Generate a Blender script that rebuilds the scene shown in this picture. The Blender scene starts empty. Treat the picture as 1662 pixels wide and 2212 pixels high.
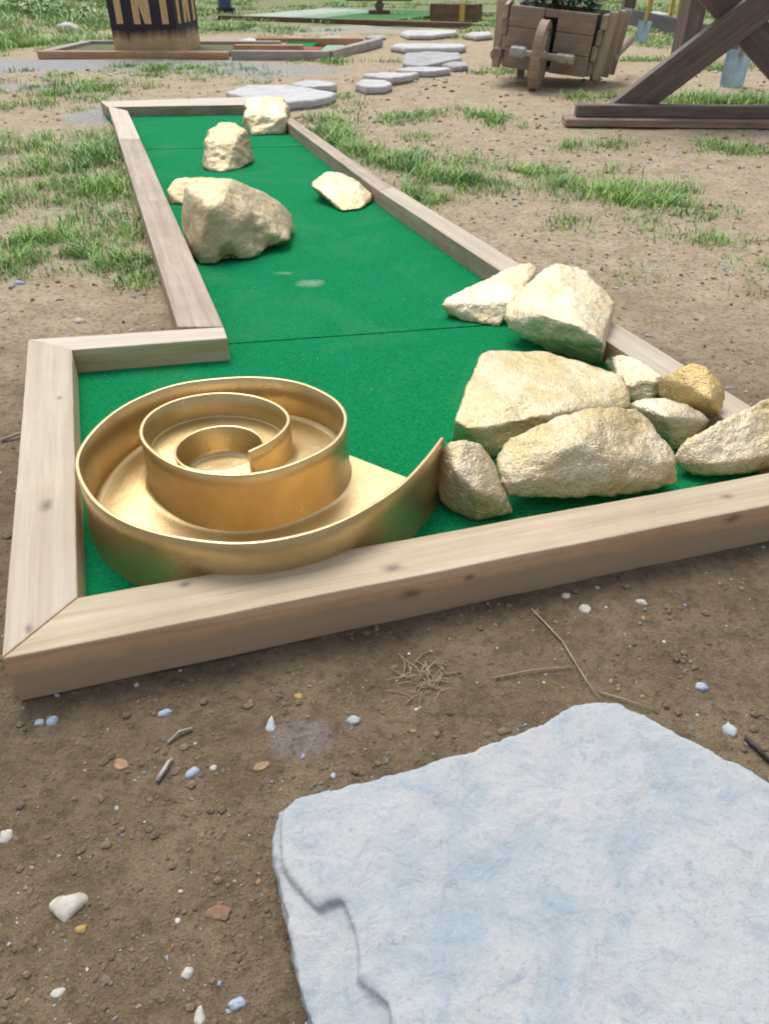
import bpy, bmesh, math, random
from mathutils import Vector, Matrix, noise
from mathutils.geometry import interpolate_bezier

random.seed(7)
R = math.radians
scene = bpy.context.scene
COL = scene.collection

# ------------------------------------------------------------------ survey
# camera calibration: 1662 x 2212 survey pixels -> points of the place
F, CX, CY, HZ, H = 1620.0, 831.0, 1106.0, -81.0, 0.85
PITCH = math.atan((CY - HZ) / F)


def G(px, py, z=0.0):
    x, y = (px - CX) / F, (CY - py) / F
    d = Vector((x, math.cos(PITCH) + y * math.sin(PITCH), -math.sin(PITCH) + y * math.cos(PITCH)))
    t = (z - H) / d.z
    return Vector((0, 0, H)) + d * t


def GY(px, py, Y):
    """point seen at px,py that stands at distance Y"""
    x, y = (px - CX) / F, (CY - py) / F
    d = Vector((x, math.cos(PITCH) + y * math.sin(PITCH), -math.sin(PITCH) + y * math.cos(PITCH)))
    return Vector((0, 0, H)) + d * (Y / d.y)


# ------------------------------------------------------------------ tags
def tag(o, label=None, cat=None, group=None, kind=None):
    if label: o['label'] = label
    if cat: o['category'] = cat
    if group: o['group'] = group
    if kind: o['kind'] = kind
    return o


def empty(name, loc, rz=0.0):
    o = bpy.data.objects.new(name, None)
    o.location = loc
    o.rotation_euler = (0, 0, rz)
    o.empty_display_size = 0.05
    COL.objects.link(o)
    return o


def link(name, me, mats, parent=None, loc=None, rz=0.0, smooth=False):
    o = bpy.data.objects.new(name, me)
    if not isinstance(mats, (list, tuple)): mats = [mats]
    for m in mats: me.materials.append(m)
    if smooth:
        for p in me.polygons: p.use_smooth = True
    COL.objects.link(o)
    if parent: o.parent = parent
    if loc is not None: o.location = loc
    o.rotation_euler = (0, 0, rz)
    return o


def bm_mesh(bm, name):
    me = bpy.data.meshes.new(name)
    bmesh.ops.recalc_face_normals(bm, faces=bm.faces)
    bm.to_mesh(me)
    bm.free()
    return me


# ------------------------------------------------------------------ materials
def newmat(name):
    m = bpy.data.materials.new(name)
    m.use_nodes = True
    nt = m.node_tree
    b = nt.nodes['Principled BSDF']
    return m, nt, b


class N:
    """tiny node helper"""
    def __init__(self, nt): self.nt = nt
    def a(self, t, **kw):
        n = self.nt.nodes.new(t)
        for k, v in kw.items(): setattr(n, k, v)
        return n
    def l(self, a, b): self.nt.links.new(a, b)
    def coord(self, which='Object', scale=None, rot=None):
        tc = self.a('ShaderNodeTexCoord')
        out = tc.outputs[which]
        if scale is not None:
            mp = self.a('ShaderNodeMapping')
            mp.inputs['Scale'].default_value = scale
            if rot: mp.inputs['Rotation'].default_value = rot
            self.l(out, mp.inputs['Vector'])
            out = mp.outputs['Vector']
        return out
    def pos(self):
        return self.a('ShaderNodeNewGeometry').outputs['Position']
    def noise(self, vec, scale, detail=4, rough=0.55, dist=0.0):
        n = self.a('ShaderNodeTexNoise')
        n.inputs['Scale'].default_value = scale
        n.inputs['Detail'].default_value = detail
        n.inputs['Roughness'].default_value = rough
        n.inputs['Distortion'].default_value = dist
        if vec is not None: self.l(vec, n.inputs['Vector'])
        return n.outputs['Fac']
    def voro(self, vec, scale, feature='F1', out='Distance', rnd=1.0):
        n = self.a('ShaderNodeTexVoronoi', feature=feature)
        n.inputs['Scale'].default_value = scale
        n.inputs['Randomness'].default_value = rnd
        if vec is not None: self.l(vec, n.inputs['Vector'])
        return n.outputs[out]
    def ramp(self, fac, stops):
        n = self.a('ShaderNodeValToRGB')
        e = n.color_ramp.elements
        while len(e) < len(stops): e.new(0.5)
        for i, (p, c) in enumerate(stops):
            e[i].position = p
            e[i].color = (c, c, c, 1) if isinstance(c, (int, float)) else (*c, 1)
        self.l(fac, n.inputs['Fac'])
        return n.outputs['Color']
    def mix(self, fac, a, b, mode='MIX'):
        n = self.a('ShaderNodeMix', data_type='RGBA', blend_type=mode)
        if isinstance(fac, (int, float)): n.inputs[0].default_value = fac
        else: self.l(fac, n.inputs[0])
        for s, v in ((n.inputs[6], a), (n.inputs[7], b)):
            if isinstance(v, (tuple, list)): s.default_value = (*v, 1)
            else: self.l(v, s)
        return n.outputs[2]
    def math(self, op, a, b=None, clamp=False):
        n = self.a('ShaderNodeMath', operation=op, use_clamp=clamp)
        for s, v in ((n.inputs[0], a), (n.inputs[1], b)):
            if v is None: continue
            if isinstance(v, (int, float)): s.default_value = v
            else: self.l(v, s)
        return n.outputs[0]
    def vdist(self, vec, p, scale=(1, 1, 1)):
        s = self.a('ShaderNodeVectorMath', operation='SUBTRACT')
        self.l(vec, s.inputs[0]); s.inputs[1].default_value = p
        m = self.a('ShaderNodeVectorMath', operation='MULTIPLY')
        self.l(s.outputs[0], m.inputs[0]); m.inputs[1].default_value = scale
        g = self.a('ShaderNodeVectorMath', operation='LENGTH')
        self.l(m.outputs[0], g.inputs[0])
        return g.outputs['Value']
    def sep(self, vec):
        s = self.a('ShaderNodeSeparateXYZ'); self.l(vec, s.inputs[0]); return s.outputs
    def bump(self, h, strength, dist, bsdf, prev=None):
        n = self.a('ShaderNodeBump')
        n.inputs['Strength'].default_value = strength
        n.inputs['Distance'].default_value = dist
        self.l(h, n.inputs['Height'])
        if prev is not None: self.l(prev, n.inputs['Normal'])
        if bsdf is not None: self.l(n.outputs['Normal'], bsdf.inputs['Normal'])
        return n.outputs['Normal']


def mat_wood(name, c1, c2, c3, stain=0.25, rough=0.75, knots=(), grain=1.0, dirt=None):
    """lumber: grain runs along object X"""
    m, nt, b = newmat(name); n = N(nt)
    v = n.coord('Object')
    vs = n.coord('Object', (2.2 * grain, 55 * grain, 55 * grain))
    g = n.noise(vs, 1.0, 6, 0.6, 0.6)
    vs2 = n.coord('Object', (6 * grain, 210 * grain, 210 * grain))
    g2 = n.noise(vs2, 1.0, 3, 0.6)
    col = n.ramp(g, [(0.3, c2), (0.5, c1), (0.72, c3)])
    blot = n.noise(v, 5.0, 5, 0.6)
    col = n.mix(n.math('MULTIPLY', n.ramp(blot, [(0.42, 0.0), (0.68, 1.0)]), stain), col, tuple(x * 0.62 for x in c2))
    col = n.mix(n.math('MULTIPLY', n.ramp(g2, [(0.35, 1.0), (0.55, 0.0)]), 0.16), col, tuple(x * 0.6 for x in c1))
    ck = n.noise(n.coord('Object', (3.0 * grain, 95 * grain, 95 * grain)), 1.0, 5, 0.7, 0.4)
    col = n.mix(n.math('MULTIPLY', n.ramp(ck, [(0.655, 0.0), (0.70, 1.0)]), 0.55), col, tuple(x * 0.35 for x in c2))
    if dirt is not None:                 # soil splashed on the lower edge, ragged upper limit
        z = n.sep(v)[2]
        dn = n.noise(v, 9.0, 6, 0.7)
        h = n.math('SUBTRACT', n.math('MULTIPLY', dn, 0.06), z)
        f = n.ramp(n.math('ADD', n.math('MULTIPLY', h, 18.0), 0.85), [(0.35, 0.0), (0.75, 1.0)])
        col = n.mix(n.math('MULTIPLY', f, 0.85), col, dirt)
    for (x, y, z, r) in knots:
        d = n.vdist(v, (x, y, z), (0.6, 1, 1))
        dd = n.math('ADD', d, n.math('MULTIPLY', n.math('SUBTRACT', n.noise(v, 60, 3), 0.5), r * 1.1))
        k = n.ramp(n.math('DIVIDE', dd, r * 2.0), [(0.15, 1.0), (0.5, 0.35), (0.85, 0.0)])
        col = n.mix(n.math('MULTIPLY', k, 0.66), col, (0.09, 0.065, 0.05))
    n.l(col, b.inputs['Base Color'])
    b.inputs['Roughness'].default_value = rough
    nb = n.bump(g, 0.35, 0.003, None)
    n.bump(g2, 0.3, 0.0012, b, nb)
    return m


def mat_gold_rock(name, seed, top=(0.74, 0.63, 0.40), deep=(0.62, 0.46, 0.20), patch=0.45, metal=0.9, rough=0.31, grey=(0.62, 0.58, 0.50)):
    """stone sprayed with gold paint, thin where the grey stone shows through"""
    m, nt, b = newmat(name); n = N(nt)
    v = n.coord('Object')
    mp = n.a('ShaderNodeMapping'); mp.inputs['Location'].default_value = (seed * 1.7, seed * 0.9, seed * 2.3)
    n.l(v, mp.inputs['Vector']); v = mp.outputs['Vector']
    a = n.noise(v, 11, 6, 0.62)
    f = n.noise(v, 85, 6, 0.68)
    c = n.noise(v, 260, 3, 0.6)
    col = n.mix(n.ramp(a, [(0.38, 1.0), (0.62, 0.0)]), top, deep)
    thin = n.math('MULTIPLY', n.ramp(f, [(0.50, 0.0), (0.64, 1.0)]), patch)
    col = n.mix(thin, col, grey)
    col = n.mix(n.math('MULTIPLY', n.ramp(c, [(0.30, 1.0), (0.42, 0.0)]), 0.55), col, (0.22, 0.15, 0.07))
    n.l(col, b.inputs['Base Color'])
    mt = n.math('MULTIPLY', n.math('SUBTRACT', 1.0, n.math('MULTIPLY', thin, 1.0)), metal)
    n.l(mt, b.inputs['Metallic'])
    rr = n.ramp(c, [(0.3, rough + 0.2), (0.6, rough)])
    n.l(rr, b.inputs['Roughness'])
    pit = n.voro(v, 120)
    nb = n.bump(f, 0.6, 0.008, None)
    nb = n.bump(n.ramp(pit, [(0.0, 0.0), (0.35, 1.0)]), 0.35, 0.004, None, nb)
    n.bump(c, 0.6, 0.004, b, nb)
    return m


def mat_simple(name, c, rough=0.7, metal=0.0, var=0.25, scale=20.0, bump=0.3, bd=0.003, c2=None):
    m, nt, b = newmat(name); n = N(nt)
    v = n.coord('Object')
    a = n.noise(v, scale, 6, 0.6)
    c2 = c2 or tuple(x * (1 - var * 1.6) for x in c)
    col = n.mix(n.ramp(a, [(0.35, 1.0), (0.65, 0.0)]), c, c2)
    n.l(col, b.inputs['Base Color'])
    b.inputs['Roughness'].default_value = rough
    b.inputs['Metallic'].default_value = metal
    if bump: n.bump(n.noise(v, scale * 5, 4, 0.6), bump, bd, b)
    return m


def mat_leaf(name, c):
    m, nt, b = newmat(name); n = N(nt)
    a = n.noise(n.pos(), 9.0, 3, 0.6)
    col = n.mix(n.ramp(a, [(0.3, 0.0), (0.7, 1.0)]), c, (c[0] * 1.7 + 0.01, c[1] * 1.35, c[2] * 1.2))
    n.l(col, b.inputs['Base Color'])
    b.inputs['Roughness'].default_value = 0.5
    try:
        b.inputs['Subsurface Weight'].default_value = 0.0
    except Exception: pass
    return m


M = {}
WHITE_WOOD = dict(c1=(0.525, 0.455, 0.35), c2=(0.44, 0.37, 0.275), c3=(0.59, 0.53, 0.425))
FRESH_WOOD = dict(c1=(0.60, 0.45, 0.29), c2=(0.47, 0.33, 0.19), c3=(0.68, 0.55, 0.39))
M['dark_wood'] = mat_wood('dark_wood', (0.165, 0.122, 0.105), (0.105, 0.072, 0.063), (0.24, 0.185, 0.16), 0.4, 0.6)
M['dark_wood_edge'] = mat_wood('dark_wood_edge', (0.33, 0.23, 0.17), (0.16, 0.095, 0.075), (0.48, 0.39, 0.30), 0.5, 0.6)
M['barrel_wood'] = mat_wood('barrel_wood', (0.36, 0.265, 0.20), (0.23, 0.16, 0.118), (0.47, 0.37, 0.295), 0.55, 0.75, grain=0.5)
M['barrel_pale'] = mat_wood('barrel_pale', (0.48, 0.38, 0.285), (0.34, 0.26, 0.195), (0.58, 0.48, 0.38), 0.45, 0.75, grain=0.5)
M['orange_wood'] = mat_wood('orange_wood', (0.52, 0.30, 0.165), (0.37, 0.20, 0.11), (0.60, 0.40, 0.25), 0.3, 0.75, grain=0.4)
M['grey_wood'] = mat_wood('grey_wood', (0.42, 0.38, 0.34), (0.28, 0.25, 0.22), (0.55, 0.50, 0.46), 0.35, 0.8, grain=0.4)
M['brown_wood'] = mat_wood('brown_wood', (0.16, 0.095, 0.06), (0.09, 0.052, 0.035), (0.25, 0.16, 0.11), 0.4, 0.7, grain=0.4)
M['slate_board'] = mat_wood('slate_board', (0.075, 0.07, 0.078), (0.05, 0.046, 0.052), (0.11, 0.10, 0.11), 0.3, 0.7, grain=0.4)
M['yellow_wood'] = mat_wood('yellow_wood', (0.60, 0.40, 0.09), (0.48, 0.30, 0.07), (0.68, 0.50, 0.18), 0.2, 0.6, grain=0.4)
M['pale_axle'] = mat_simple('pale_axle', (0.52, 0.47, 0.36), 0.5, 0.3, 0.3, 30)
M['grey_bracket'] = mat_simple('grey_bracket', (0.50, 0.53, 0.52), 0.5, 0.3, 0.25, 30)
M['blade_blue'] = mat_simple('blade_blue', (0.50, 0.63, 0.72), 0.45, 0.1, 0.15, 12, 0.1)
M['blue_paint'] = mat_simple('blue_paint', (0.10, 0.17, 0.30), 0.7, 0, 0.3, 14)
M['blackish'] = mat_simple('blackish', (0.03, 0.028, 0.03), 0.8, 0, 0.3, 20)
M['letter_wood'] = mat_simple('letter_wood', (0.72, 0.50, 0.24), 0.75, 0, 0.15, 25)


# green felt carpet
def mat_carpet(name, base=(0.006, 0.335, 0.112), dark=(0.001, 0.112, 0.040), stains=()):
    m, nt, b = newmat(name); n = N(nt)
    v = n.coord('Object')
    f1 = n.noise(n.coord('Object', (420, 120, 1)), 1.0, 3, 0.7, 1.0)
    f2 = n.noise(n.coord('Object', (130, 400, 1), (0, 0, 0.6)), 1.0, 3, 0.7, 1.0)
    f = n.math('ADD', n.math('MULTIPLY', f1, 0.5), n.math('MULTIPLY', f2, 0.5))
    g = n.noise(v, 75, 6, 0.75)
    w = n.noise(v, 7, 5, 0.6)
    col = n.mix(n.ramp(f, [(0.42, 0.0), (0.58, 1.0)]), dark, base)
    col = n.mix(n.math('MULTIPLY', n.ramp(w, [(0.4, 0.0), (0.7, 1.0)]), 0.3), col, (0.004, 0.25, 0.115))
    col = n.mix(n.math('MULTIPLY', n.ramp(g, [(0.55, 0.0), (0.75, 1.0)]), 0.55), col, (0.035, 0.33, 0.15))
    worn = n.noise(v, 3.2, 7, 0.7, 0.5)
    col = n.mix(n.math('MULTIPLY', n.ramp(worn, [(0.5, 0.0), (0.72, 1.0)]), 0.22), col, (0.12, 0.33, 0.16))
    lint = n.ramp(n.voro(v, 42), [(0.05, 1.0), (0.09, 0.0)])
    keep = n.ramp(n.noise(v, 11, 2), [(0.52, 0.0), (0.6, 1.0)])
    col = n.mix(n.math('MULTIPLY', n.math('MULTIPLY', lint, keep), 0.75), col, (0.42, 0.52, 0.40))
    for (p, r, k, sx) in stains:
        d = n.vdist(v, p, (1 / r / sx, 1 / r, 1))
        dd = n.math('ADD', d, n.math('MULTIPLY', n.math('SUBTRACT', n.noise(v, 30, 4, 0.7), 0.5), 1.6))
        s = n.ramp(dd, [(0.35, 1.0), (1.0, 0.0)])
        col = n.mix(n.math('MULTIPLY', s, k), col, (0.42, 0.47, 0.36))
    n.l(col, b.inputs['Base Color'])
    b.inputs['Roughness'].default_value = 0.9
    b.inputs['Specular IOR Level'].default_value = 0.06
    try:
        b.inputs['Sheen Weight'].default_value = 0.12
        b.inputs['Sheen Roughness'].default_value = 0.5
        b.inputs['Sheen Tint'].default_value = (0.05, 0.8, 0.35, 1)
    except Exception: pass
    nb = n.bump(f, 1.0, 0.004, None)
    n.bump(g, 0.5, 0.004, b, nb)
    return m


# ------------------------------------------------------------------ ground
def gz(x, y):
    z = 0.010 * (noise.noise((x * 1.3, y * 1.3, 3.1))) + 0.0035 * noise.noise((x * 6, y * 6, 1.7)) \
        + 0.0022 * noise.noise((x * 22, y * 22, 9.0)) + 0.0012 * noise.noise((x * 48, y * 48, 5.0))
    k = min(1.0, max(0.0, (y - 3.0) / 6.0))
    z += k * 0.02 * noise.noise((x * 0.5, y * 0.5, 7.7))
    if x < -4.5 and y > 11:                 # grassy bank in the far left
        z += min(1.2, 0.13 * min(-4.5 - x, 8) * min(1.0, (y - 11) / 3.0))
    return z - 0.006


def graded(lo, hi, dlo, dhi, fine, growth, maxstep):
    """grid lines: fine step between dlo and dhi, growing outwards"""
    xs = []
    x = dlo
    while x < dhi: xs.append(x); x += fine
    s = fine
    while x < hi:
        xs.append(x); s = min(s * growth, maxstep); x += s
    xs.append(hi)
    s = fine; x = dlo
    left = []
    while True:
        s = min(s * growth, maxstep); x -= s
        if x <= lo: break
        left.append(x)
    left.append(lo)
    return sorted(left) + xs


def ground():
    xs = graded(-90, 90, -0.9, 1.5, 0.012, 1.05, 8)
    ys = graded(-6, 220, 0.2, 2.0, 0.012, 1.03, 10)
    vs, fs = [], []
    nx = len(xs)
    for y in ys:
        for x in xs: vs.append((x, y, gz(x, y)))
    for j in range(len(ys) - 1):
        for i in range(nx - 1):
            a = j * nx + i
            fs.append((a, a + 1, a + nx + 1, a + nx))
    me = bpy.data.meshes.new('ground')
    me.from_pydata(vs, [], fs)
    m, nt, b = newmat('dirt'); n = N(nt)
    p = n.pos()
    big = n.noise(p, 1.1, 5, 0.6)
    mid = n.noise(p, 7.0, 8, 0.72, 0.4)
    fine = n.noise(p, 55, 5, 0.7)
    grit = n.noise(p, 260, 3, 0.7)
    y = n.sep(p)[1]
    # damp trodden soil in the first metres, dry sandy soil beyond
    dry = n.ramp(n.math('ADD', n.math('MULTIPLY', y, 0.22), n.math('MULTIPLY', n.math('SUBTRACT', big, 0.5), 0.5)), [(0.24, 0.0), (0.56, 1.0)])
    damp_c = n.mix(n.ramp(mid, [(0.35, 0.0), (0.65, 1.0)]), (0.150, 0.110, 0.066), (0.265, 0.203, 0.128))
    dry_c = n.mix(n.ramp(mid, [(0.35, 0.0), (0.68, 1.0)]), (0.41, 0.325, 0.21), (0.60, 0.50, 0.345))
    col = n.mix(dry, damp_c, dry_c)
    col = n.mix(n.math('MULTIPLY', n.ramp(fine, [(0.36, 1.0), (0.52, 0.0)]), 0.5), col, (0.075, 0.055, 0.037))
    col = n.mix(n.math('MULTIPLY', n.ramp(grit, [(0.58, 0.0), (0.75, 1.0)]), 0.35), col, (0.40, 0.33, 0.25))
    # grey gravel patches round the far lanes
    for (cx, cy, rx, ry, k) in GRAVEL_PATCHES:
        d = n.vdist(p, (cx, cy, 0), (1 / rx, 1 / ry, 0))
        dd = n.math('ADD', d, n.math('MULTIPLY', n.math('SUBTRACT', mid, 0.5), 0.9))
        s = n.ramp(dd, [(0.65, 1.0), (1.05, 0.0)])
        gc = n.mix(n.ramp(fine, [(0.35, 0.0), (0.65, 1.0)]), (0.26, 0.26, 0.27), (0.46, 0.47, 0.49))
        col = n.mix(n.math('MULTIPLY', s, k), col, gc)
    # short turf that covers the far ground
    far = n.ramp(n.math('ADD', n.math('MULTIPLY', y, 0.05), n.math('MULTIPLY', n.math('SUBTRACT', n.noise(p, 0.6, 5, 0.65), 0.5), 1.1)), [(0.62, 0.0), (0.85, 1.0)])
    col = n.mix(n.math('MULTIPLY', far, 0.85), col, n.mix(n.ramp(mid, [(0.35, 0.0), (0.65, 1.0)]), (0.11, 0.17, 0.055), (0.25, 0.27, 0.12)))
    n.l(col, b.inputs['Base Color'])
    b.inputs['Roughness'].default_value = 0.93
    b.inputs['Specular IOR Level'].default_value = 0.25
    nb = n.bump(mid, 0.35, 0.02, None)
    nb = n.bump(fine, 1.0, 0.012, None, nb)
    n.bump(grit, 0.8, 0.004, b, nb)
    o = link('ground', me, m, smooth=True)
    tag(o, kind='structure')


def P2(px, py): return G(px, py, 0)


GRAVEL_PATCHES = []
for (px, py, rx, ry, k) in [(300, 140, 1.7, 0.55, 0.9), (40, 140, 0.9, 0.75, 0.9), (225, 245, 0.32, 0.45, 0.8), (20, 185, 0.7, 0.35, 0.7),
                            (560, 150, 1.0, 0.5, 0.8), (650, 1590, 0.05, 0.04, 0.28), (700, 62, 2.0, 0.9, 0.6), (1560, 205, 0.4, 0.25, 0.6)]:
    q = P2(px, py)
    GRAVEL_PATCHES.append((q.x, q.y, rx, ry, k))
ground()

# ------------------------------------------------------------------ timber
TOPZ = 0.080      # top of the timber frame
CARPZ = 0.018     # carpet surface


def beam(name, quad, z0, z1, mats, parent, origin, bev=0.004, taper=0.0):
    """quad: four plan corners (a,b along one side, c,d back along the other); X axis runs a->b.
       mats: (top, side) materials"""
    a, b, c, d = [Vector((p.x, p.y, 0)) for p in quad]
    ctr = (a + b + c + d) / 4
    ang = math.atan2((b - a).y, (b - a).x)
    rot = Matrix.Rotation(-ang, 4, 'Z')
    loc = [rot @ (p - ctr) for p in (a, b, c, d)]
    bm = bmesh.new()
    lo = [bm.verts.new((p.x, p.y, z0)) for p in loc]
    hi = [bm.verts.new((p.x, p.y, z1)) for p in loc]
    ft = bm.faces.new(hi)
    bm.faces.new(lo[::-1])
    for i in range(4):
        bm.faces.new((lo[i], lo[(i + 1) % 4], hi[(i + 1) % 4], hi[i]))
    bmesh.ops.recalc_face_normals(bm, faces=bm.faces)
    bmesh.ops.bevel(bm, geom=list(bm.edges), offset=bev, segments=2, affect='EDGES', profile=0.6)
    L = (b - a).length
    cuts = max(2, int(L / 0.05))
    es = [e for e in bm.edges if abs((e.verts[0].co - e.verts[1].co).x) > L * 0.5]
    bmesh.ops.subdivide_edges(bm, edges=es, cuts=cuts, use_grid_fill=True)
    seed = random.uniform(0, 50)
    for v in bm.verts:
        q = v.co
        v.co.z += 0.0012 * noise.noise((q.x * 5 + seed, q.y * 8, 0)) + 0.0007 * noise.noise((q.x * 25 + seed, q.y * 30, 1))
        v.co.y += 0.0016 * noise.noise((q.x * 4 + seed, 3.3, q.z * 4)) + 0.0007 * noise.noise((q.x * 28 + seed, q.z * 30, 5))
    for f in bm.faces:
        f.material_index = 0 if f.normal.z > 0.75 else 1
    me = bm_mesh(bm, name)
    o = link(name, me, list(mats), parent, ctr - origin, ang)
    return o, ctr, ang


def to_local(p, ctr, ang):
    return Matrix.Rotation(-ang, 4, 'Z') @ (Vector((p.x, p.y, p.z)) - ctr)


def mixp(a, b, t): return a * (1 - t) + b * t


T = lambda px, py: G(px, py, TOPZ)


def isect(a, b, c, d):
    r, s = b - a, d - c
    den = r.x * s.y - r.y * s.x
    t = ((c - a).x * s.y - (c - a).y * s.x) / den
    return a + r * t


# corner points
FLo, FLi = T(2, 1424), T(167, 1291)                 # front left mitre
BLo, BLi = T(60, 731), T(155, 755)                  # back left mitre
REo, REi = T(483, 705), T(491, 729)                 # free end of the return board
F_out2, F_in2 = T(1662, 1091), T(1662, 1021)
Ro_a, Ro_b = T(1122, 568), T(1619, 872)
Ri_a, Ri_b = T(1074, 577), T(1428, 811)
FRo = isect(FLo, F_out2, Ro_a, Ro_b)
FRi = isect(FLi, F_in2, Ri_a, Ri_b)
ORG = Vector(((FLo.x + FRo.x) / 2, 1.9, 0))
lane = empty('minigolf_lane', ORG)
tag(lane, 'green felt minigolf lane edged with pale timber, gold rocks and a gold spiral on it', 'minigolf lane')


def kpt(px, py, z, ctr, ang, r):
    q = to_local(G(px, py, z), ctr, ang)
    return (q.x, q.y, q.z, r)


# front timber needs its frame first for the knots
ctrF = (FLo + FRo + FRi + FLi) / 4; ctrF.z = 0
angF = math.atan2((FRo - FLo).y, (FRo - FLo).x)
fk = [kpt(850, 1226, TOPZ, ctrF, angF, 0.009), kpt(1572, 1072, TOPZ, ctrF, angF, 0.007), kpt(400, 1262, TOPZ, ctrF, angF, 0.006)]
qk = to_local(G(880, 1262, 0.05), ctrF, angF); sidey = to_local(FLo, ctrF, angF).y
fs = [(qk.x, sidey, 0.045, 0.010), (kpt(1583, 1112, 0.07, ctrF, angF, 1)[0], sidey, 0.066, 0.010), (qk.x + 0.10, sidey, 0.055, 0.006)]
front_top = mat_wood('front_timber_top', (0.53, 0.43, 0.295), (0.43, 0.335, 0.215), (0.61, 0.525, 0.39), 0.25, 0.75, fk)
front_side = mat_wood('front_timber_side', (0.74, 0.47, 0.27), (0.58, 0.35, 0.19), (0.80, 0.57, 0.36), 0.35, 0.8, fs, dirt=(0.42, 0.31, 0.20))
beam('beam', (FLo, FRo, FRi, FLi), -0.01, TOPZ, (front_top, front_side), lane, ORG, 0.0035)
ctrL = (BLo + FLo + FLi + BLi) / 4; ctrL.z = 0
angL = math.atan2((FLo - BLo).y, (FLo - BLo).x)
wt = mat_wood('weathered_timber', stain=0.16, **WHITE_WOOD)
wtl = mat_wood('weathered_timber_knots', stain=0.2, knots=[kpt(100, 1092, TOPZ, ctrL, angL, 0.010), kpt(60, 1360, TOPZ, ctrL, angL, 0.005), kpt(128, 860, TOPZ, ctrL, angL, 0.005)], **WHITE_WOOD)
ws = mat_wood('fresh_timber_side', stain=0.15, **FRESH_WOOD)
wl = mat_wood('lane_timber_top', (0.46, 0.375, 0.295), (0.35, 0.275, 0.21), (0.55, 0.47, 0.385), 0.3, 0.8)
wls = mat_wood('lane_timber_side', (0.40, 0.31, 0.23), (0.28, 0.21, 0.155), (0.50, 0.40, 0.31), 0.4, 0.8)
wp = mat_wood('bright_timber_top', (0.61, 0.53, 0.435), (0.51, 0.43, 0.34), (0.68, 0.61, 0.52), 0.12, 0.75)
dm = (BLo - FLo).normalized() * 0.0035
beam('beam', (BLo, FLo + dm, FLi + dm, BLi), -0.01, TOPZ - 0.0005, (wtl, ws), lane, ORG)
beam('beam', (BLo, REo, REi, BLi), -0.01, TOPZ - 0.001, (wp, ws), lane, ORG)
# long left edge, in three lengths
Lo_n, Li_n = T(384, 707), T(484, 706)
Lo_f, Li_f = T(233, 228), T(275, 238)
def along(a, b, py):            # point on line a-b (plan) whose picture height is py
    lo, hi = 0.0, 1.0
    for _ in range(40):
        mid = (lo + hi) / 2
        q = mixp(a, b, mid)
        d = q - Vector((0, 0, H))
        f = d.y * math.cos(PITCH) - d.z * math.sin(PITCH)
        u = d.y * math.sin(PITCH) + d.z * math.cos(PITCH)
        if CY - F * u / f > py: lo = mid
        else: hi = mid
    return mixp(a, b, (lo + hi) / 2)
prev = (Lo_n, Li_n)
for k, py in enumerate((434, 299, None)):
    nxt = (along(Lo_n, Lo_f, py), along(Li_n, Li_f, py)) if py else (Lo_f, Li_f)
    dv = (nxt[0] - prev[0]).normalized() * 0.0035
    beam('beam', (prev[0] + dv, nxt[0], nxt[1], prev[1] + dv), -0.01, TOPZ - 0.001 * k, ((wl, wl, wp)[k], wls), lane, ORG)
    prev = nxt
# far edge
E1, E2 = G(216, 219, TOPZ - .003), G(540, 209, TOPZ - .003)
E3, E4 = G(540, 226, TOPZ - .003), G(232, 231, TOPZ - .003)
dv = (E1 - E4).normalized() * 0.02
beam('beam', (E1, E2, E3, E4), -0.01, TOPZ - 0.003, (wp, wls), lane, ORG)
# right edge: far length, middle length and near length
Rf_o, Rf_i = T(618, 246), T(600, 248)
Rm_o, Rm_i = T(849, 401), T(818, 411)
dvr = (Rf_o - Rm_o).normalized() * 0.004
beam('beam', (Rm_o + dvr - (Rm_o - Rm_i) * .06, Rf_o, Rf_i, Rm_i + dvr), -0.01, TOPZ - 0.002, (wl, wls), lane, ORG)
beam('beam', (FRo, Rm_o, Rm_i, FRi), -0.01, TOPZ - 0.0008, (wt, wls), lane, ORG)

# carpet in three sheets laid edge to edge, on a dark board
def sheet(name, pts, z, th, mat, parent, origin, sub=0.03):
    bm = bmesh.new()
    vs = [bm.verts.new((p.x - origin.x, p.y - origin.y, z)) for p in pts]
    f = bm.faces.new(vs)
    if f.normal.z < 0: f.normal_flip()
    r = bmesh.ops.extrude_face_region(bm, geom=[f])
    for v in r['geom']:
        if isinstance(v, bmesh.types.BMVert): v.co.z -= th
    return link(name, bm_mesh(bm, name), mat, parent, (0, 0, 0))


C = lambda px, py: G(px, py, CARPZ)
ex = 0.03
cFL, cBL = FLi + Vector((-ex, -ex, 0)), BLi + Vector((-ex, ex, 0))
cRE = C(497, 777) + Vector((0, 0.05, 0))
sA, sB = C(494, 744), C(1092, 701)
seam_dir = (sB - sA).normalized()
sR = isect(sA, sB, Ri_a + (Ro_a - Ri_a) * .4, Ri_b + (Ro_b - Ri_b) * .4)
sL = sA - seam_dir * 0.06
stain_world = G(672, 612, CARPZ) - ORG
stain2 = G(612, 590, CARPZ) - ORG
mc = mat_carpet('green_felt', stains=[((stain_world.x, stain_world.y, CARPZ), 0.040, 0.55, 1.3), ((stain2.x, stain2.y, CARPZ), 0.018, 0.35, 2.2)])
sheet('carpet', [cFL, FRi + Vector((ex, -ex, 0)), sR, sA + (sB - sA) * 0.0, C(497, 777) + Vector((-.01, .02, 0)), cBL], CARPZ, 0.006, mc, lane, ORG)
gap = Vector((-0.33, 0.94, 0)) * 0.008
tA, tB = C(308, 323), C(640, 317)
tL = isect(tA, tB, mixp(Lo_n, Li_n, .6), mixp(Lo_f, Li_f, .6))
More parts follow.
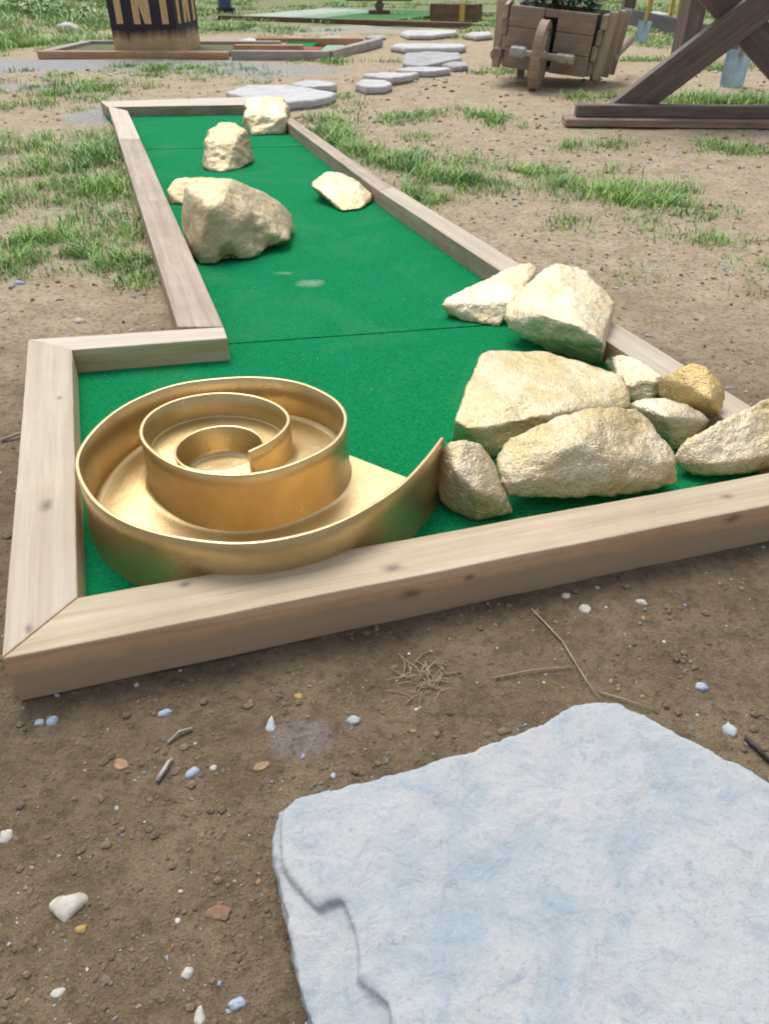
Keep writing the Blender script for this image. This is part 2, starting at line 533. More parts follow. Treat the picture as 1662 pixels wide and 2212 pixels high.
Rmid_n, Rmid_f = mixp(Ri_a, Ro_a, .4), mixp(Rm_i, Rm_o, .4)
tR = isect(tA, tB, mixp(Rm_i, Rm_o, .4), mixp(Rf_i, Rf_o, .4))
sheet('carpet', [sA + gap, sR + gap, mixp(Rm_i, Rm_o, .4), tR, tL, sL + gap], CARPZ - 0.0005, 0.006, mc, lane, ORG)
sheet('carpet', [tL + gap, tR + gap, mixp(Rf_i, Rf_o, .4), mixp(E2, E3, .5), mixp(E1, E4, .5)], CARPZ + 0.0003, 0.006, mc, lane, ORG)
sheet('base_board', [cFL, FRi, sR, mixp(Rm_i, Rm_o, .4), mixp(Rf_i, Rf_o, .4), mixp(E2, E3, .5), mixp(E1, E4, .5), tL, sL, C(497, 777), cBL], CARPZ - 0.008, 0.012, M['blackish'], lane, ORG)


# ------------------------------------------------------------------ gold spiral
def catmull(pts, step):
    out = []
    P = [pts[0] * 2 - pts[1]] + list(pts) + [pts[-1] * 2 - pts[-2]]
    for i in range(1, len(P) - 2):
        a, b, c, d = P[i - 1], P[i], P[i + 1], P[i + 2]
        n = max(2, int((c - b).length / step))
        for k in range(n):
            t = k / n
            out.append(0.5 * ((2 * b) + (c - a) * t + (2 * a - 5 * b + 4 * c - d) * t * t + (3 * b - a - 3 * c + d) * t ** 3))
    out.append(P[-2])
    return out


def mat_gold(name):
    m, nt, b = newmat(name); n = N(nt)
    v = n.coord('Object')
    a = n.noise(v, 9, 5, 0.6)
    sc = n.noise(n.coord('Object', (8, 8, 160)), 1.0, 4, 0.6)
    col = n.mix(n.ramp(a, [(0.35, 0.0), (0.65, 1.0)]), (0.57, 0.415, 0.19), (0.66, 0.51, 0.27))
    n.l(col, b.inputs['Base Color'])
    b.inputs['Metallic'].default_value = 0.80
    b.inputs['Coat Weight'].default_value = 0.35
    b.inputs['Coat Roughness'].default_value = 0.30
    sp = n.noise(v, 140, 5, 0.75)
    col2 = n.mix(n.math('MULTIPLY', n.ramp(sp, [(0.60, 0.0), (0.72, 1.0)]), 0.35), col, (0.30, 0.21, 0.10))
    sc2 = n.noise(n.coord('Object', (14, 14, 210), (0.25, 0.1, 0)), 1.0, 3, 0.7)
    col2 = n.mix(n.math('MULTIPLY', n.ramp(sc2, [(0.62, 0.0), (0.70, 1.0)]), 0.28), col2, (0.42, 0.32, 0.20))
    n.l(col2, b.inputs['Base Color'])
    n.l(n.ramp(a, [(0.3, 0.34), (0.7, 0.26)]), b.inputs['Roughness'])
    nb = n.bump(n.noise(v, 300, 4, 0.7), 0.28, 0.002, None)
    nb = n.bump(n.noise(v, 16, 4, 0.6), 0.12, 0.01, None, nb)
    n.bump(sc, 0.12, 0.002, b, nb)
    return m


HR = 0.142
rim_px = [(1585, 370), (1520, 455), (1400, 575), (1200, 695), (1000, 765), (760, 797), (500, 770), (300, 710), (170, 620), (105, 500), (120, 410), (200, 310), (320, 225), (500, 155), (700, 128),
          (850, 125), (1000, 145), (1120, 195), (1180, 250), (1192, 310), (1150, 385), (1050, 445), (900, 500), (740, 520), (560, 500), (430, 440), (362, 360), (390, 280), (480, 225),
          (600, 195), (720, 188), (840, 205), (930, 245), (965, 295), (935, 345), (875, 390), (800, 425)]
rim = [G(110.8 + x * .5333, 747.9 + y * .5333, HR) for x, y in rim_px]
rim = catmull(rim, 0.008)
for _ in range(6):      # relax the measured rim into a fair curve
    rim = [rim[0]] + [(rim[i - 1] + rim[i] * 2 + rim[i + 1]) / 4 for i in range(1, len(rim) - 1)] + [rim[-1]]
SC = Vector((-0.325, 1.262, 0))         # centre of the spiral
# arc length and unwrapped angle
th, s_len = [], [0.0]
for i, p in enumerate(rim):
    a = math.atan2(p.y - SC.y, p.x - SC.x)
    if th:
        while a - th[-1] > math.pi: a -= 2 * math.pi
        while a - th[-1] < -math.pi: a += 2 * math.pi
        s_len.append(s_len[-1] + (p - rim[i - 1]).length)
    th.append(a)
TOT = s_len[-1]
SO = Vector((SC.x, SC.y, CARPZ))
spiral = empty('gold_spiral', SO)
tag(spiral, 'gold painted snail spiral ball run standing on the green carpet', 'spiral')
gold = mat_gold('gold_paint')


def floor_z(t):          # ramp height as a function of unwrapped angle from the mouth (radians travelled)
    u = max(0.0, min(1.0, (t - 1.0) / 9.0))
    return 0.005 + 0.066 * u * u * (3 - 2 * u) if t > 1.0 else 0.005


def build_wall():
    bm = bmesh.new()
    W = 0.0066
    rings = []
    n = len(rim)
    for i, p in enumerate(rim):
        a, b = rim[max(0, i - 1)], rim[min(n - 1, i + 1)]
        tg = (b - a); tg.z = 0; tg.normalize()
        nm = Vector((-tg.y, tg.x, 0))            # left of travel (clockwise travel -> outside)
        if nm.dot(p - SC) < 0: nm = -nm
        ztop = HR - CARPZ
        k = min(1.0, s_len[i] / 0.12)
        if k < 1: ztop -= 0.0
        out = []
        for z, off in ((0.0, 0.008), (0.006, 0.006), (0.02, 0.0025), (0.05, 0.0006), (ztop * 0.75, 0), (ztop - 0.0007, 0.0), (ztop, -0.0008)):
            out.append((z, off))
        prof = [(z, W / 2 + o) for z, o in out] + [(ztop, -W / 2 + 0.0008), (ztop - 0.0007, -W / 2), (ztop * .6, -W / 2), (0.0, -W / 2)]
        ring = [bm.verts.new((p.x - SO.x + nm.x * o, p.y - SO.y + nm.y * o, z)) for z, o in prof]
        rings.append(ring)
    m = len(rings[0])
    for i in range(n - 1):
        for j in range(m):
            bm.faces.new((rings[i][j], rings[i + 1][j], rings[i + 1][(j + 1) % m], rings[i][(j + 1) % m]))
    bm.faces.new(rings[0]); bm.faces.new(rings[-1][::-1])
    o = link('spiral_wall', bm_mesh(bm, 'spiral_wall'), gold, spiral, (0, 0, 0), smooth=True)
    o.data.set_sharp_from_angle(angle=R(50))
    return o


def radius_at(angle):        # rim radius at an unwrapped angle
    for i in range(len(th) - 1):
        if th[i] >= angle >= th[i + 1]:
            t = (th[i] - angle) / max(1e-9, th[i] - th[i + 1])
            return mixp(rim[i], rim[i + 1], t)
    return None


CUP_R = 0.083
CUPC = SC + Vector((0.004, -0.012, 0))


def build_floor():
    bm = bmesh.new()
    a0 = th[0] - 0.02
    total = a0 - th[-1]
    rows = []
    QS = [0, .02, .04, .06, .085, .11, .15, .3, .5, .7, .85, .89, .915, .94, .96, .98, 1.0]
    K = len(QS) - 1
    nst = 260
    span = min(total, 4 * math.pi + 0.9) + 1.2
    for s in range(nst + 1):
        t = span * s / nst
        o = radius_at(a0 - t)
        if o is None:        # past the wall's free end: keep the last turn's outline
            o = radius_at(a0 - t + 2 * math.pi)
        i = radius_at(a0 - t - 2 * math.pi)
        dirn = Vector((math.cos(a0 - t), math.sin(a0 - t), 0))
        if i is None: i = CUPC + dirn * CUP_R
        z = floor_z(t)
        row = []
        for k in range(K + 1):
            q = QS[k]
            p = mixp(o, i, q)
            w = (o - i).length
            dz = 0.0
            d1, d2 = q * w, (1 - q) * w
            for d in (d1,) + ((d2,) if radius_at(a0 - t - 2 * math.pi) else ()):
                if d < 0.018: dz = max(dz, 0.018 * (1 - math.sqrt(max(0, 1 - (1 - d / 0.018) ** 2))))
            row.append(bm.verts.new((p.x - SO.x, p.y - SO.y, z + dz)))
        rows.append(row)
    for a, b in zip(rows, rows[1:]):
        for k in range(K):
            bm.faces.new((a[k], b[k], b[k + 1], a[k + 1]))
    # flat mouth between the entry tip and the inner turn
    lipL = G(756, 961, CARPZ + 0.012)
    tip = radius_at(a0)
    prev = None
    o0, i0 = radius_at(a0), radius_at(a0 - 2 * math.pi)
    ang_l = math.atan2(lipL.y - SC.y, lipL.x - SC.x)
    base = [o0, i0]
    fan = []
    for s in range(13):
        aa = a0 + (ang_l - a0) * s / 12
        q = radius_at(aa - 2 * math.pi)
        if q: fan.append(q)
    rt = rim[0]
    t0 = bm.verts.new((tip.x - SO.x, tip.y - SO.y, 0.0051))
    t00 = bm.verts.new((rt.x - SO.x, rt.y - SO.y, 0.0051))
    vs = [bm.verts.new((q.x - SO.x, q.y - SO.y, 0.005)) for q in fan]
    for a, b in zip(vs, vs[1:]): bm.faces.new((t0, a, b))
    bm.faces.new((t00, t0, vs[-1]))
    t1 = bm.verts.new((rt.x - SO.x, rt.y - SO.y, -0.001))
    l1 = bm.verts.new((fan[-1].x - SO.x, fan[-1].y - SO.y, -0.001))
    bm.faces.new((t00, vs[-1], l1, t1))
    o = link('ramp_floor', bm_mesh(bm, 'ramp_floor'), gold, spiral, (0, 0, 0), smooth=True)
    o.data.set_sharp_from_angle(angle=R(40))


def build_cup():
    bm = bmesh.new()
    zt = floor_z(99) + 0.001
    prof = [(CUP_R + 0.004, zt - 0.001), (CUP_R + 0.001, zt + 0.0005), (CUP_R - 0.002, zt - 0.003), (CUP_R - 0.004, 0.022), (CUP_R - 0.007, 0.014), (CUP_R - 0.013, 0.010), (0.035, 0.008), (0.0005, 0.008)]
    rings = []
    n = 72
    for r, z in prof:
        rings.append([bm.verts.new((CUPC.x - SO.x + r * math.cos(2 * math.pi * k / n), CUPC.y - SO.y + r * math.sin(2 * math.pi * k / n), z)) for k in range(n)])
    for a, b in zip(rings, rings[1:]):
        for k in range(n): bm.faces.new((a[k], a[(k + 1) % n], b[(k + 1) % n], b[k]))
    link('cup', bm_mesh(bm, 'cup'), gold, spiral, (0, 0, 0), smooth=True)


build_wall(); build_floor(); build_cup()


# ------------------------------------------------------------------ rocks
def hull_rock(pts, voxel, smooth, amp, fine, seed, dents=(), smooth_f=0.5):
    """pts: world points. returns mesh (relative to base centre) and origin"""
    zmin = min(p.z for p in pts)
    ctr0 = sum(pts, Vector()) / len(pts)
    pts = [Vector((ctr0.x + (p.x - ctr0.x) * 1.022, ctr0.y + (p.y - ctr0.y) * 1.015, zmin + (p.z - zmin) * 1.02)) for p in pts]
    base = [p for p in pts if p.z < zmin + 0.03]
    org = sum(base, Vector()) / len(base); org.z = zmin
    bm = bmesh.new()
    for p in pts: bm.verts.new(p - org)
    r = bmesh.ops.convex_hull(bm, input=bm.verts)
    junk = [e for e in set(r['geom_interior'] + r['geom_unused']) if isinstance(e, bmesh.types.BMVert)]
    bmesh.ops.delete(bm, geom=junk, context='VERTS')
    me = bm_mesh(bm, 'tmp')
    o = bpy.data.objects.new('tmp', me)
    COL.objects.link(o)
    md = o.modifiers.new('r', 'REMESH'); md.mode = 'VOXEL'; md.voxel_size = voxel
    dg = bpy.context.evaluated_depsgraph_get()
    me2 = bpy.data.meshes.new_from_object(o.evaluated_get(dg))
    bpy.data.objects.remove(o); bpy.data.meshes.remove(me)
    bm = bmesh.new(); bm.from_mesh(me2)
    for _ in range(smooth if smooth > 8 else max(1, smooth - 2)):
        bmesh.ops.smooth_vert(bm, verts=bm.verts, factor=smooth_f, use_axis_x=True, use_axis_y=True, use_axis_z=True)
    size = max((max(v.co[k] for v in bm.verts) - min(v.co[k] for v in bm.verts)) for k in range(3))
    bm.normal_update()
    off = Vector((seed * 3.1, seed * 1.3, seed * 7.7))
    for v in bm.verts:
        q = v.co
        s1 = 4.5 / size
        d = noise.fractal(q * s1 + off, 0.9, 2.1, 4) * amp * size
        # chipped ledges
        rdg = abs(noise.noise(q * s1 * 1.9 + off * 2))
        d -= max(0, 0.12 - rdg) * amp * size * 1.6
        d += noise.fractal(q * (34 / max(size, .12) * .35) + off, 0.65, 2.3, 5) * fine * size * 1.3
        cl = noise.noise(q * (7 / size) + off * 1.3)
        d += (math.floor(cl * 4) / 4 - cl) * fine * size * (1.6 if smooth < 10 else 0.0)
        v.co = q + v.normal * d
    bm.normal_update()
    for (p, rad, dep) in dents:
        c = p - org
        for v in bm.verts:
            dd = (v.co - c).length / rad
            if dd < 1: v.co -= v.normal * dep * (1 - dd * dd) ** 2
    for v in bm.verts:
        if v.co.z < 0.0: v.co.z *= 0.15
    bm.to_mesh(me2); bm.free()
    me2.materials.clear()
    return me2, org


def px_rock(name, label, spec, seed, mat, voxel, smooth=5, amp=0.02, fine=0.004, dents=(), cat='rock'):
    pts = [G(*s) if len(s) == 3 else GY(s[0], s[1], s[3]) for s in spec]
    me, org = hull_rock(pts, voxel, smooth, amp, fine, seed, [(G(*d[0]), d[1], d[2]) for d in dents])
    o = link(name, me, mat, None, org, smooth=True)
    tag(o, label, cat, 'gold painted rocks on the minigolf lane')
    return o


c = CARPZ + 0.001
GR = [mat_gold_rock('gold_rock_a', 1, (0.66, 0.50, 0.23), (0.55, 0.37, 0.12), 0.25, 0.92), mat_gold_rock('gold_rock_b', 5, (0.76, 0.68, 0.51), (0.68, 0.56, 0.34), 0.38, 0.88, 0.33, (0.64, 0.58, 0.46)),
      mat_gold_rock('gold_rock_c', 9, (0.61, 0.53, 0.35), (0.51, 0.42, 0.23), 0.3, 0.86, 0.36, (0.50, 0.46, 0.38)),
      mat_gold_rock('gold_rock_d', 13, (0.70, 0.615, 0.43), (0.60, 0.48, 0.25), 0.40, 0.9, 0.34, (0.56, 0.51, 0.41))]
# big boulder in the middle of the lane (px, py, height) or (px, py, _, distance)
px_rock('gold_rock', 'largest rounded gold boulder, standing alone mid lane beside the left timber',
        [(428, 572, c), (408, 545, c + .02), (396, 500, 0, 2.72), (394, 455, 0, 2.74), (398, 405, 0, 2.78), (430, 381, 0, 2.82), (455, 388, 0, 2.80),
         (505, 389, 0, 2.86), (560, 408, 0, 2.92), (603, 436, 0, 2.95), (630, 468, 0, 2.95), (637, 495, 0, 2.92), (622, 522, c + .03), (598, 542, c + .002), (545, 555, c), (520, 566, c), (470, 572, c),
         (450, 450, 0, 2.60), (480, 430, 0, 2.66), (540, 480, 0, 2.70), (440, 520, 0, 2.585), (510, 540, 0, 2.62), (590, 520, 0, 2.78),
         (470, 480, c), (600, 490, c), (430, 470, c)], 3, GR[2], 0.006, 16, 0.011, 0.003,
        dents=(((497, 560, c + .01), 0.06, 0.034), ((575, 500, .10), 0.09, 0.020), ((412, 450, .14), 0.05, 0.016), ((600, 548, c), 0.08, 0.028), ((470, 500, .13), 0.06, 0.010)) + tuple(((x + t * dx, 420 + 130 * t, 0.20 - 0.17 * t), 0.030, dp) for x, dx, dp in ((440, 10, .006), (505, -10, .009), (548, 20, .009), (585, 12, .007)) for t in (0, .2, .4, .6, .8, 1.0)))
px_rock('gold_rock', 'small gold rock peeking out behind the large boulder by the left timber',
        [(362, 440, c), (360, 410, 0, 3.40), (372, 388, 0, 3.45), (400, 381, 0, 3.5), (440, 384, 0, 3.5), (455, 410, 0, 3.45), (440, 436, c), (400, 444, c), (385, 420, c), (430, 415, c)], 21, GR[2], 0.008, 6, 0.02, 0.004)
px_rock('gold_rock', 'upright rough gold rock beyond the boulder, tapering to a pale top',
        [(437, 362, c), (440, 335, 0, 4.12), (443, 305, 0, 4.15), (452, 280, 0, 4.2), (472, 264, 0, 4.28), (510, 264, 0, 4.30), (531, 280, 0, 4.25), (542, 312, 0, 4.22), (551, 345, 0, 4.2), (532, 362, c), (490, 371, c), (452, 370, c),
         (465, 300, 0, 4.12), (510, 305, 0, 4.12), (440, 345, c), (545, 345, c), (490, 335, c)], 33, GR[2], 0.010, 4, 0.028, 0.01)
px_rock('gold_rock', 'block shaped flat topped gold rock in the far corner of the lane',
        [(527, 286, c), (526, 250, 0, 5.02), (533, 246, 0, 5.02), (612, 252, 0, 5.0), (622, 250, 0, 5.05), (546, 293, c), (618, 290, c), (624, 282, c), (530, 214, 0, 5.28), (546, 210, 0, 5.3), (612, 212, 0, 5.3), (622, 225, 0, 5.3), (625, 250, 0, 5.2),
         (540, 250, c), (620, 250, c)], 41, GR[3], 0.010, 3, 0.022, 0.006)
px_rock('gold_rock', 'oblong gold rock lying askew against the right timber halfway down the lane',
        [(674, 402, 0, 3.42), (676, 393, 0, 3.46), (695, 378, 0, 3.5), (722, 369, 0, 3.55), (770, 386, 0, 3.5), (806, 416, 0, 3.42), (803, 437, 0, 3.37), (778, 456, c), (745, 460, c), (738, 448, 0, 3.31), (770, 418, 0, 3.37), (716, 444, c), (690, 424, c),
         (700, 410, c), (780, 425, c), (700, 415, 0, 3.36)], 52, GR[3], 0.008, 3, 0.018, 0.006)
px_rock('gold_rock', 'grey gold slab leaning on the right timber behind the white topped rock',
        [(955, 658, .055), (962, 645, .065), (1000, 628, .08), (1062, 600, .105), (1118, 570, .13), (1146, 564, .14), (1162, 580, .125), (1150, 600, .10), (1112, 655, .075), (1100, 690, c), (1078, 706, c), (1000, 694, c), (966, 682, c),
         (1010, 668, c), (1090, 660, c)], 61, GR[1], 0.006, 3, 0.016, 0.005)
px_rock('gold_rock', 'large white topped gold rock propped over the right timber',
        [(1092, 692, .078), (1096, 665, .10), (1112, 640, .12), (1180, 576, .165), (1205, 569, .17), (1258, 580, .16), (1300, 618, .145), (1328, 655, .125), (1318, 684, .118), (1303, 742, .10), (1178, 681, .128), (1245, 702, .128), (1290, 728, .112),
         (1100, 712, .06), (1132, 732, .045), (1200, 764, c), (1300, 789, c), (1312, 755, .03), (1320, 690, .08), (1170, 700, c), (1260, 720, c), (1296, 775, .02)], 72, GR[1], 0.006, 2, 0.012, 0.005)
px_rock('gold_rock', 'broad pale slab like gold rock behind the big front rock of the heap',
        [(985, 908, .095), (1012, 830, .115), (1042, 766, .125), (1056, 759, .125), (1180, 760, .125), (1252, 780, .125), (1345, 818, .118), (1358, 846, .11), (1362, 880, .09), (1200, 893, .112), (1055, 922, .095), (1010, 925, .09),
         (976, 950, c), (1000, 955, .02), (1066, 990, .02), (1210, 950, c), (1330, 900, c), (1300, 850, c), (1090, 830, c), (1030, 850, c)], 81, GR[3], 0.006, 2, 0.011, 0.0045,
        dents=(((1130, 925, .07), 0.06, 0.02),))
px_rock('gold_rock', 'small rounded gold rock wedged between the heap and the right timber',
        [(1308, 792, c), (1306, 778, .045), (1320, 767, .075), (1350, 767, .088), (1385, 776, .09), (1432, 814, .08), (1432, 842, .05), (1396, 876, c), (1360, 868, c), (1344, 836, .05), (1330, 790, c), (1400, 830, c)], 93, GR[1], 0.005, 5, 0.02, 0.005)
px_rock('gold_rock', 'drum shaped gold rock with a shiny cut face, resting on the right timber',
        [(1421, 842, .088), (1428, 816, .115), (1478, 791, .15), (1502, 782, .158), (1530, 794, .155), (1566, 832, .13), (1571, 858, .11), (1556, 894, .082), (1536, 902, .07), (1500, 884, .075), (1424, 858, .075), (1490, 835, .125), (1535, 865, .115), (1440, 830, .085), (1520, 850, .082)], 104, GR[0], 0.005, 3, 0.014, 0.005)
px_rock('gold_rock', 'squat pale gold rock in front of the drum shaped rock',
        [(1350, 884, .07), (1360, 872, .085), (1390, 858, .10), (1440, 859, .105), (1482, 870, .10), (1537, 908, .075), (1522, 930, .045), (1474, 974, c), (1452, 972, c), (1424, 936, .04), (1400, 925, c), (1480, 915, c), (1440, 900, .10)], 115, GR[1], 0.005, 6, 0.02, 0.006)
px_rock('gold_rock', 'big pitted gold rock at the front of the heap, tilted towards the front timber',
        [(1074, 985, .10), (1094, 958, .115), (1150, 924, .135), (1200, 899, .145), (1262, 884, .15), (1330, 879, .148), (1370, 880, .14), (1402, 905, .125), (1441, 955, .10), (1462, 1000, .085), (1467, 1048, .05), (1400, 1060, .045), (1340, 1072, .042), (1200, 1080, .045), (1102, 1075, .05), (1080, 1040, .075), (1090, 1010, .095), (1108, 1045, .08),
         (1380, 1035, .075), (1150, 1050, c), (1420, 1040, c), (1380, 960, c), (1150, 1000, c), (1250, 960, .135)], 126, GR[3], 0.006, 3, 0.014, 0.006)
px_rock('gold_rock', 'egg shaped gold rock touching the mouth of the spiral',
        [(944, 1050, .05), (948, 990, .10), (965, 956, .135), (1000, 949, .145), (1040, 957, .135), (1062, 990, .11), (1076, 1040, .085), (1095, 1080, .06), (1112, 1112, .03), (1030, 1128, c), (985, 1112, c), (952, 1085, .03), (985, 1020, .115), (1030, 1060, .09), (1090, 1080, c), (1040, 1030, c), (970, 1050, c)], 137, GR[3], 0.005, 7, 0.014, 0.005)
px_rock('gold_rock', 'wedge shaped gold rock at the right end of the front timber',
        [(1452, 992, .05), (1478, 955, .08), (1560, 910, .11), (1640, 868, .14), (1710, 845, .15), (1800, 868, .14), (1850, 940, .10), (1800, 990, .06), (1664, 1003, .06), (1660, 985, .075), (1580, 1028, .035), (1520, 1004, .055), (1500, 1030, .025), (1468, 1014, .03), (1530, 1000, c), (1700, 985, c), (1780, 950, c), (1600, 960, c)], 148, GR[3], 0.006, 3, 0.016, 0.005)


# ------------------------------------------------------------------ stone slab in front
def mat_slab(name, seed=0.0, c1=(0.44, 0.475, 0.495), c2=(0.335, 0.405, 0.455), c3=(0.49, 0.50, 0.505), blue=(0.25, 0.335, 0.425)):
    m, nt, b = newmat(name); n = N(nt)
    v = n.coord('Object')
    a = n.noise(v, 9, 8, 0.66, 0.3)
    f = n.noise(v, 34, 8, 0.72, 0.6)
    g = n.noise(v, 170, 5, 0.75)
    col = n.ramp(a, [(0.36, c2), (0.5, c1), (0.62, c3)])
    col = n.mix(n.math('MULTIPLY', n.ramp(f, [(0.52, 0.0), (0.68, 1.0)]), 0.68), col, blue)
    col = n.mix(n.math('MULTIPLY', n.ramp(n.noise(v, 21, 5, 0.65, 0.3), [(0.60, 0.0), (0.72, 1.0)]), 0.38), col, (0.52, 0.45, 0.40))
    col = n.mix(n.math('MULTIPLY', n.ramp(g, [(0.34, 1.0), (0.46, 0.0)]), 0.40), col, tuple(x * .55 for x in c1))
    veins = n.voro(n.coord('Object', (7, 16, 9)), 1.0, 'DISTANCE_TO_EDGE')
    vv = n.math('ADD', veins, n.math('MULTIPLY', n.math('SUBTRACT', f, 0.5), 0.5))
    col = n.mix(n.math('MULTIPLY', n.ramp(vv, [(0.0, 1.0), (0.05, 0.0)]), 0.12), col, blue)
    # soil dusted along the low rim of the stone
    z = n.sep(v)[2]
    dz = n.math('SUBTRACT', n.math('MULTIPLY', f, 0.028), z)
    col = n.mix(n.math('MULTIPLY', n.ramp(n.math('ADD', n.math('MULTIPLY', dz, 60.0), 0.5), [(0.3, 0.0), (0.7, 1.0)]), 0.7), col, (0.17, 0.135, 0.095))
    n.l(col, b.inputs['Base Color'])
    b.inputs['Roughness'].default_value = 0.85
    nb = n.bump(a, 0.4, 0.02, None)
    nb = n.bump(f, 0.42, 0.008, None, nb)
    n.bump(g, 0.6, 0.003, b, nb)
    return m


def prism(bm, pts, z0, z1, org):
    lo = [bm.verts.new((p.x - org.x, p.y - org.y, z0)) for p in pts]
    hi = [bm.verts.new((p.x - org.x, p.y - org.y, z1)) for p in pts]
    bm.faces.new(hi); bm.faces.new(lo[::-1])
    n = len(pts)
    for i in range(n): bm.faces.new((lo[i], lo[(i + 1) % n], hi[(i + 1) % n], hi[i]))


def slab_mesh(layers, org, voxel, smooth, amp, seed):
    bm = bmesh.new()
    for pts, z0, z1 in layers: prism(bm, pts, z0, z1, org)
    me = bm_mesh(bm, 'tmp')
    o = bpy.data.objects.new('tmp', me); COL.objects.link(o)
    md = o.modifiers.new('r', 'REMESH'); md.mode = 'VOXEL'; md.voxel_size = voxel
    me2 = bpy.data.meshes.new_from_object(o.evaluated_get(bpy.context.evaluated_depsgraph_get()))
    bpy.data.objects.remove(o); bpy.data.meshes.remove(me)
    bm = bmesh.new(); bm.from_mesh(me2)
    for _ in range(smooth): bmesh.ops.smooth_vert(bm, verts=bm.verts, factor=0.5, use_axis_x=True, use_axis_y=True, use_axis_z=True)
    bm.normal_update()
    off = Vector((seed, seed * 2, seed * 3))
    for v in bm.verts:
        q = v.co
        side = 1 - abs(v.normal.z)
        d = noise.fractal(q * 6 + off, 0.9, 2.1, 4) * amp
        d += noise.fractal(q * 45 + off, 0.7, 2.2, 4) * amp * (0.22 + 0.6 * side) + noise.fractal(Vector((q.x * 14, q.y * 30, q.z * 20)) + off, 0.8, 2.1, 3) * amp * 0.3
        v.co = q + v.normal * d
    bm.to_mesh(me2); bm.free()
    me2.materials.clear()
    return me2


ZS = 0.055
outline = [(588, 1800), (592, 1765), (603, 1740), (640, 1720), (700, 1706), (800, 1680), (900, 1652), (958, 1630), (985, 1628), (1100, 1592), (1180, 1560), (1215, 1535), (1242, 1522), (1290, 1514), (1335, 1517), (1400, 1545), (1480, 1592), (1560, 1638), (1600, 1650),
           (1662, 1690), (1800, 1760), (1900, 1900), (1880, 2300), (1700, 2500), (1300, 2560), (900, 2520), (720, 2400), (668, 2212), (640, 2085), (612, 1935), (592, 1855)]
pts = [G(x, y, ZS) for x, y in outline]
low = [p.copy() for p in pts]
upper_px = [(606, 1800), (607, 1765), (614, 1744)] + outline[3:26] + [(860, 2480), (860, 2300), (842, 2176), (776, 2108), (768, 2008), (736, 1934), (690, 1958), (640, 1905), (614, 1872)]
upper = [G(x, y, ZS) for x, y in upper_px]
org = G(1200, 1950, 0)
me = slab_mesh([(low, -0.01, ZS - 0.011), (upper, 0.01, ZS)], org, 0.0035, 1, 0.0045, 4.0)
sl = link('stepping_stone', me, mat_slab('blue_grey_stone'), None, org, smooth=True)
tag(sl, 'large pale blue flat stone slab in front of the timber frame', 'stepping stone')

# pale stepping stones of the path beyond (survey pixels of each outline)
S2 = lambda x, y: (443 + x * .3667, y * .3667)
far_stones = [
    ('largest white stepping stone, lying just beyond the far end of the lane', [(115, 540), (250, 500), (480, 498), (640, 520), (772, 545), (740, 568), (640, 588), (480, 600), (260, 575)]),
    ('thin white stepping stone just beyond the largest one', [(505, 490), (580, 472), (720, 475), (778, 490), (740, 504), (600, 510)]),
    ('small wedge shaped white stepping stone where the path bends', [(885, 490), (930, 466), (1060, 468), (1105, 488), (1060, 508), (950, 512)]),
    ('long narrow white stepping stone behind the wedge shaped one', [(925, 437), (1000, 426), (1265, 426), (1200, 444), (1090, 458), (1010, 450)]),
    ('narrow white stepping stone before the broad grey one', [(1125, 408), (1200, 394), (1430, 394), (1450, 406), (1330, 418), (1200, 416)]),
    ('broad grey white stepping stone in the middle of the path', [(1165, 370), (1180, 312), (1300, 300), (1500, 308), (1515, 340), (1400, 362), (1280, 388)]),
    ('short grey white stepping stone at the edge of the broad one', [(1395, 372), (1450, 358), (1550, 362), (1555, 382), (1470, 390)]),
    ('long white bar shaped stepping stone left of the barrow', [(1092, 268), (1130, 254), (1520, 254), (1545, 266), (1500, 278), (1180, 282)]),
    ('white stepping stone farthest along the path', [(1150, 190), (1180, 176), (1480, 174), (1495, 186), (1330, 206), (1200, 206)]),
    ('white stepping stone partly hidden behind the barrow', [(1530, 198), (1570, 186), (1680, 186), (1700, 200), (1600, 210)]),
    ('small grey stepping stone behind the far red carpet', [(455, 230), (490, 216), (580, 216), (590, 230), (520, 242)]),
    ('square grey stepping stone behind the far red carpet', [(665, 225), (690, 206), (805, 206), (815, 228), (740, 236)]),
    ('bluish grey stepping stone set level with the soil', [(940, 214), (980, 204), (1060, 206), (1070, 216), (1000, 222)]),
    ('pale stepping stone right of the dynamite crate', [(180, 240), (240, 222), (370, 224), (375, 240), (260, 252)]),
]
slab_w = mat_slab('white_stone', 2.0, (0.56, 0.56, 0.55), (0.46, 0.46, 0.46), (0.62, 0.61, 0.60), (0.40, 0.41, 0.42))
slab_g = mat_slab('grey_stone', 3.0, (0.40, 0.41, 0.41), (0.31, 0.32, 0.33), (0.48, 0.48, 0.48), (0.27, 0.28, 0.29))
for i, (lab, ol) in enumerate(far_stones):
    zt = 0.055 if i < 10 else 0.035
    w = [G(*S2(x, y), zt) for x, y in ol]
    oo = sum(w, Vector()) / len(w); oo.z = 0
    me = slab_mesh([(w, -0.02, zt)], oo, 0.012 if i < 6 else 0.02, 1, 0.004, 10.0 + i)
    o = link('stepping_stone', me, slab_g if i in (5, 6, 10, 11, 12) else slab_w, None, oo, smooth=True)
    tag(o, lab, 'stepping stone', 'white stepping stones of the path')


# ------------------------------------------------------------------ box helpers
def box(bm, c, s, rot=None, bev=0.0):
    m = Matrix.Translation(c)
    if rot is not None: m = m @ rot
    m = m @ Matrix.Diagonal((s[0], s[1], s[2], 1))
    r = bmesh.ops.create_cube(bm, size=1.0, matrix=m)
    return r['verts']


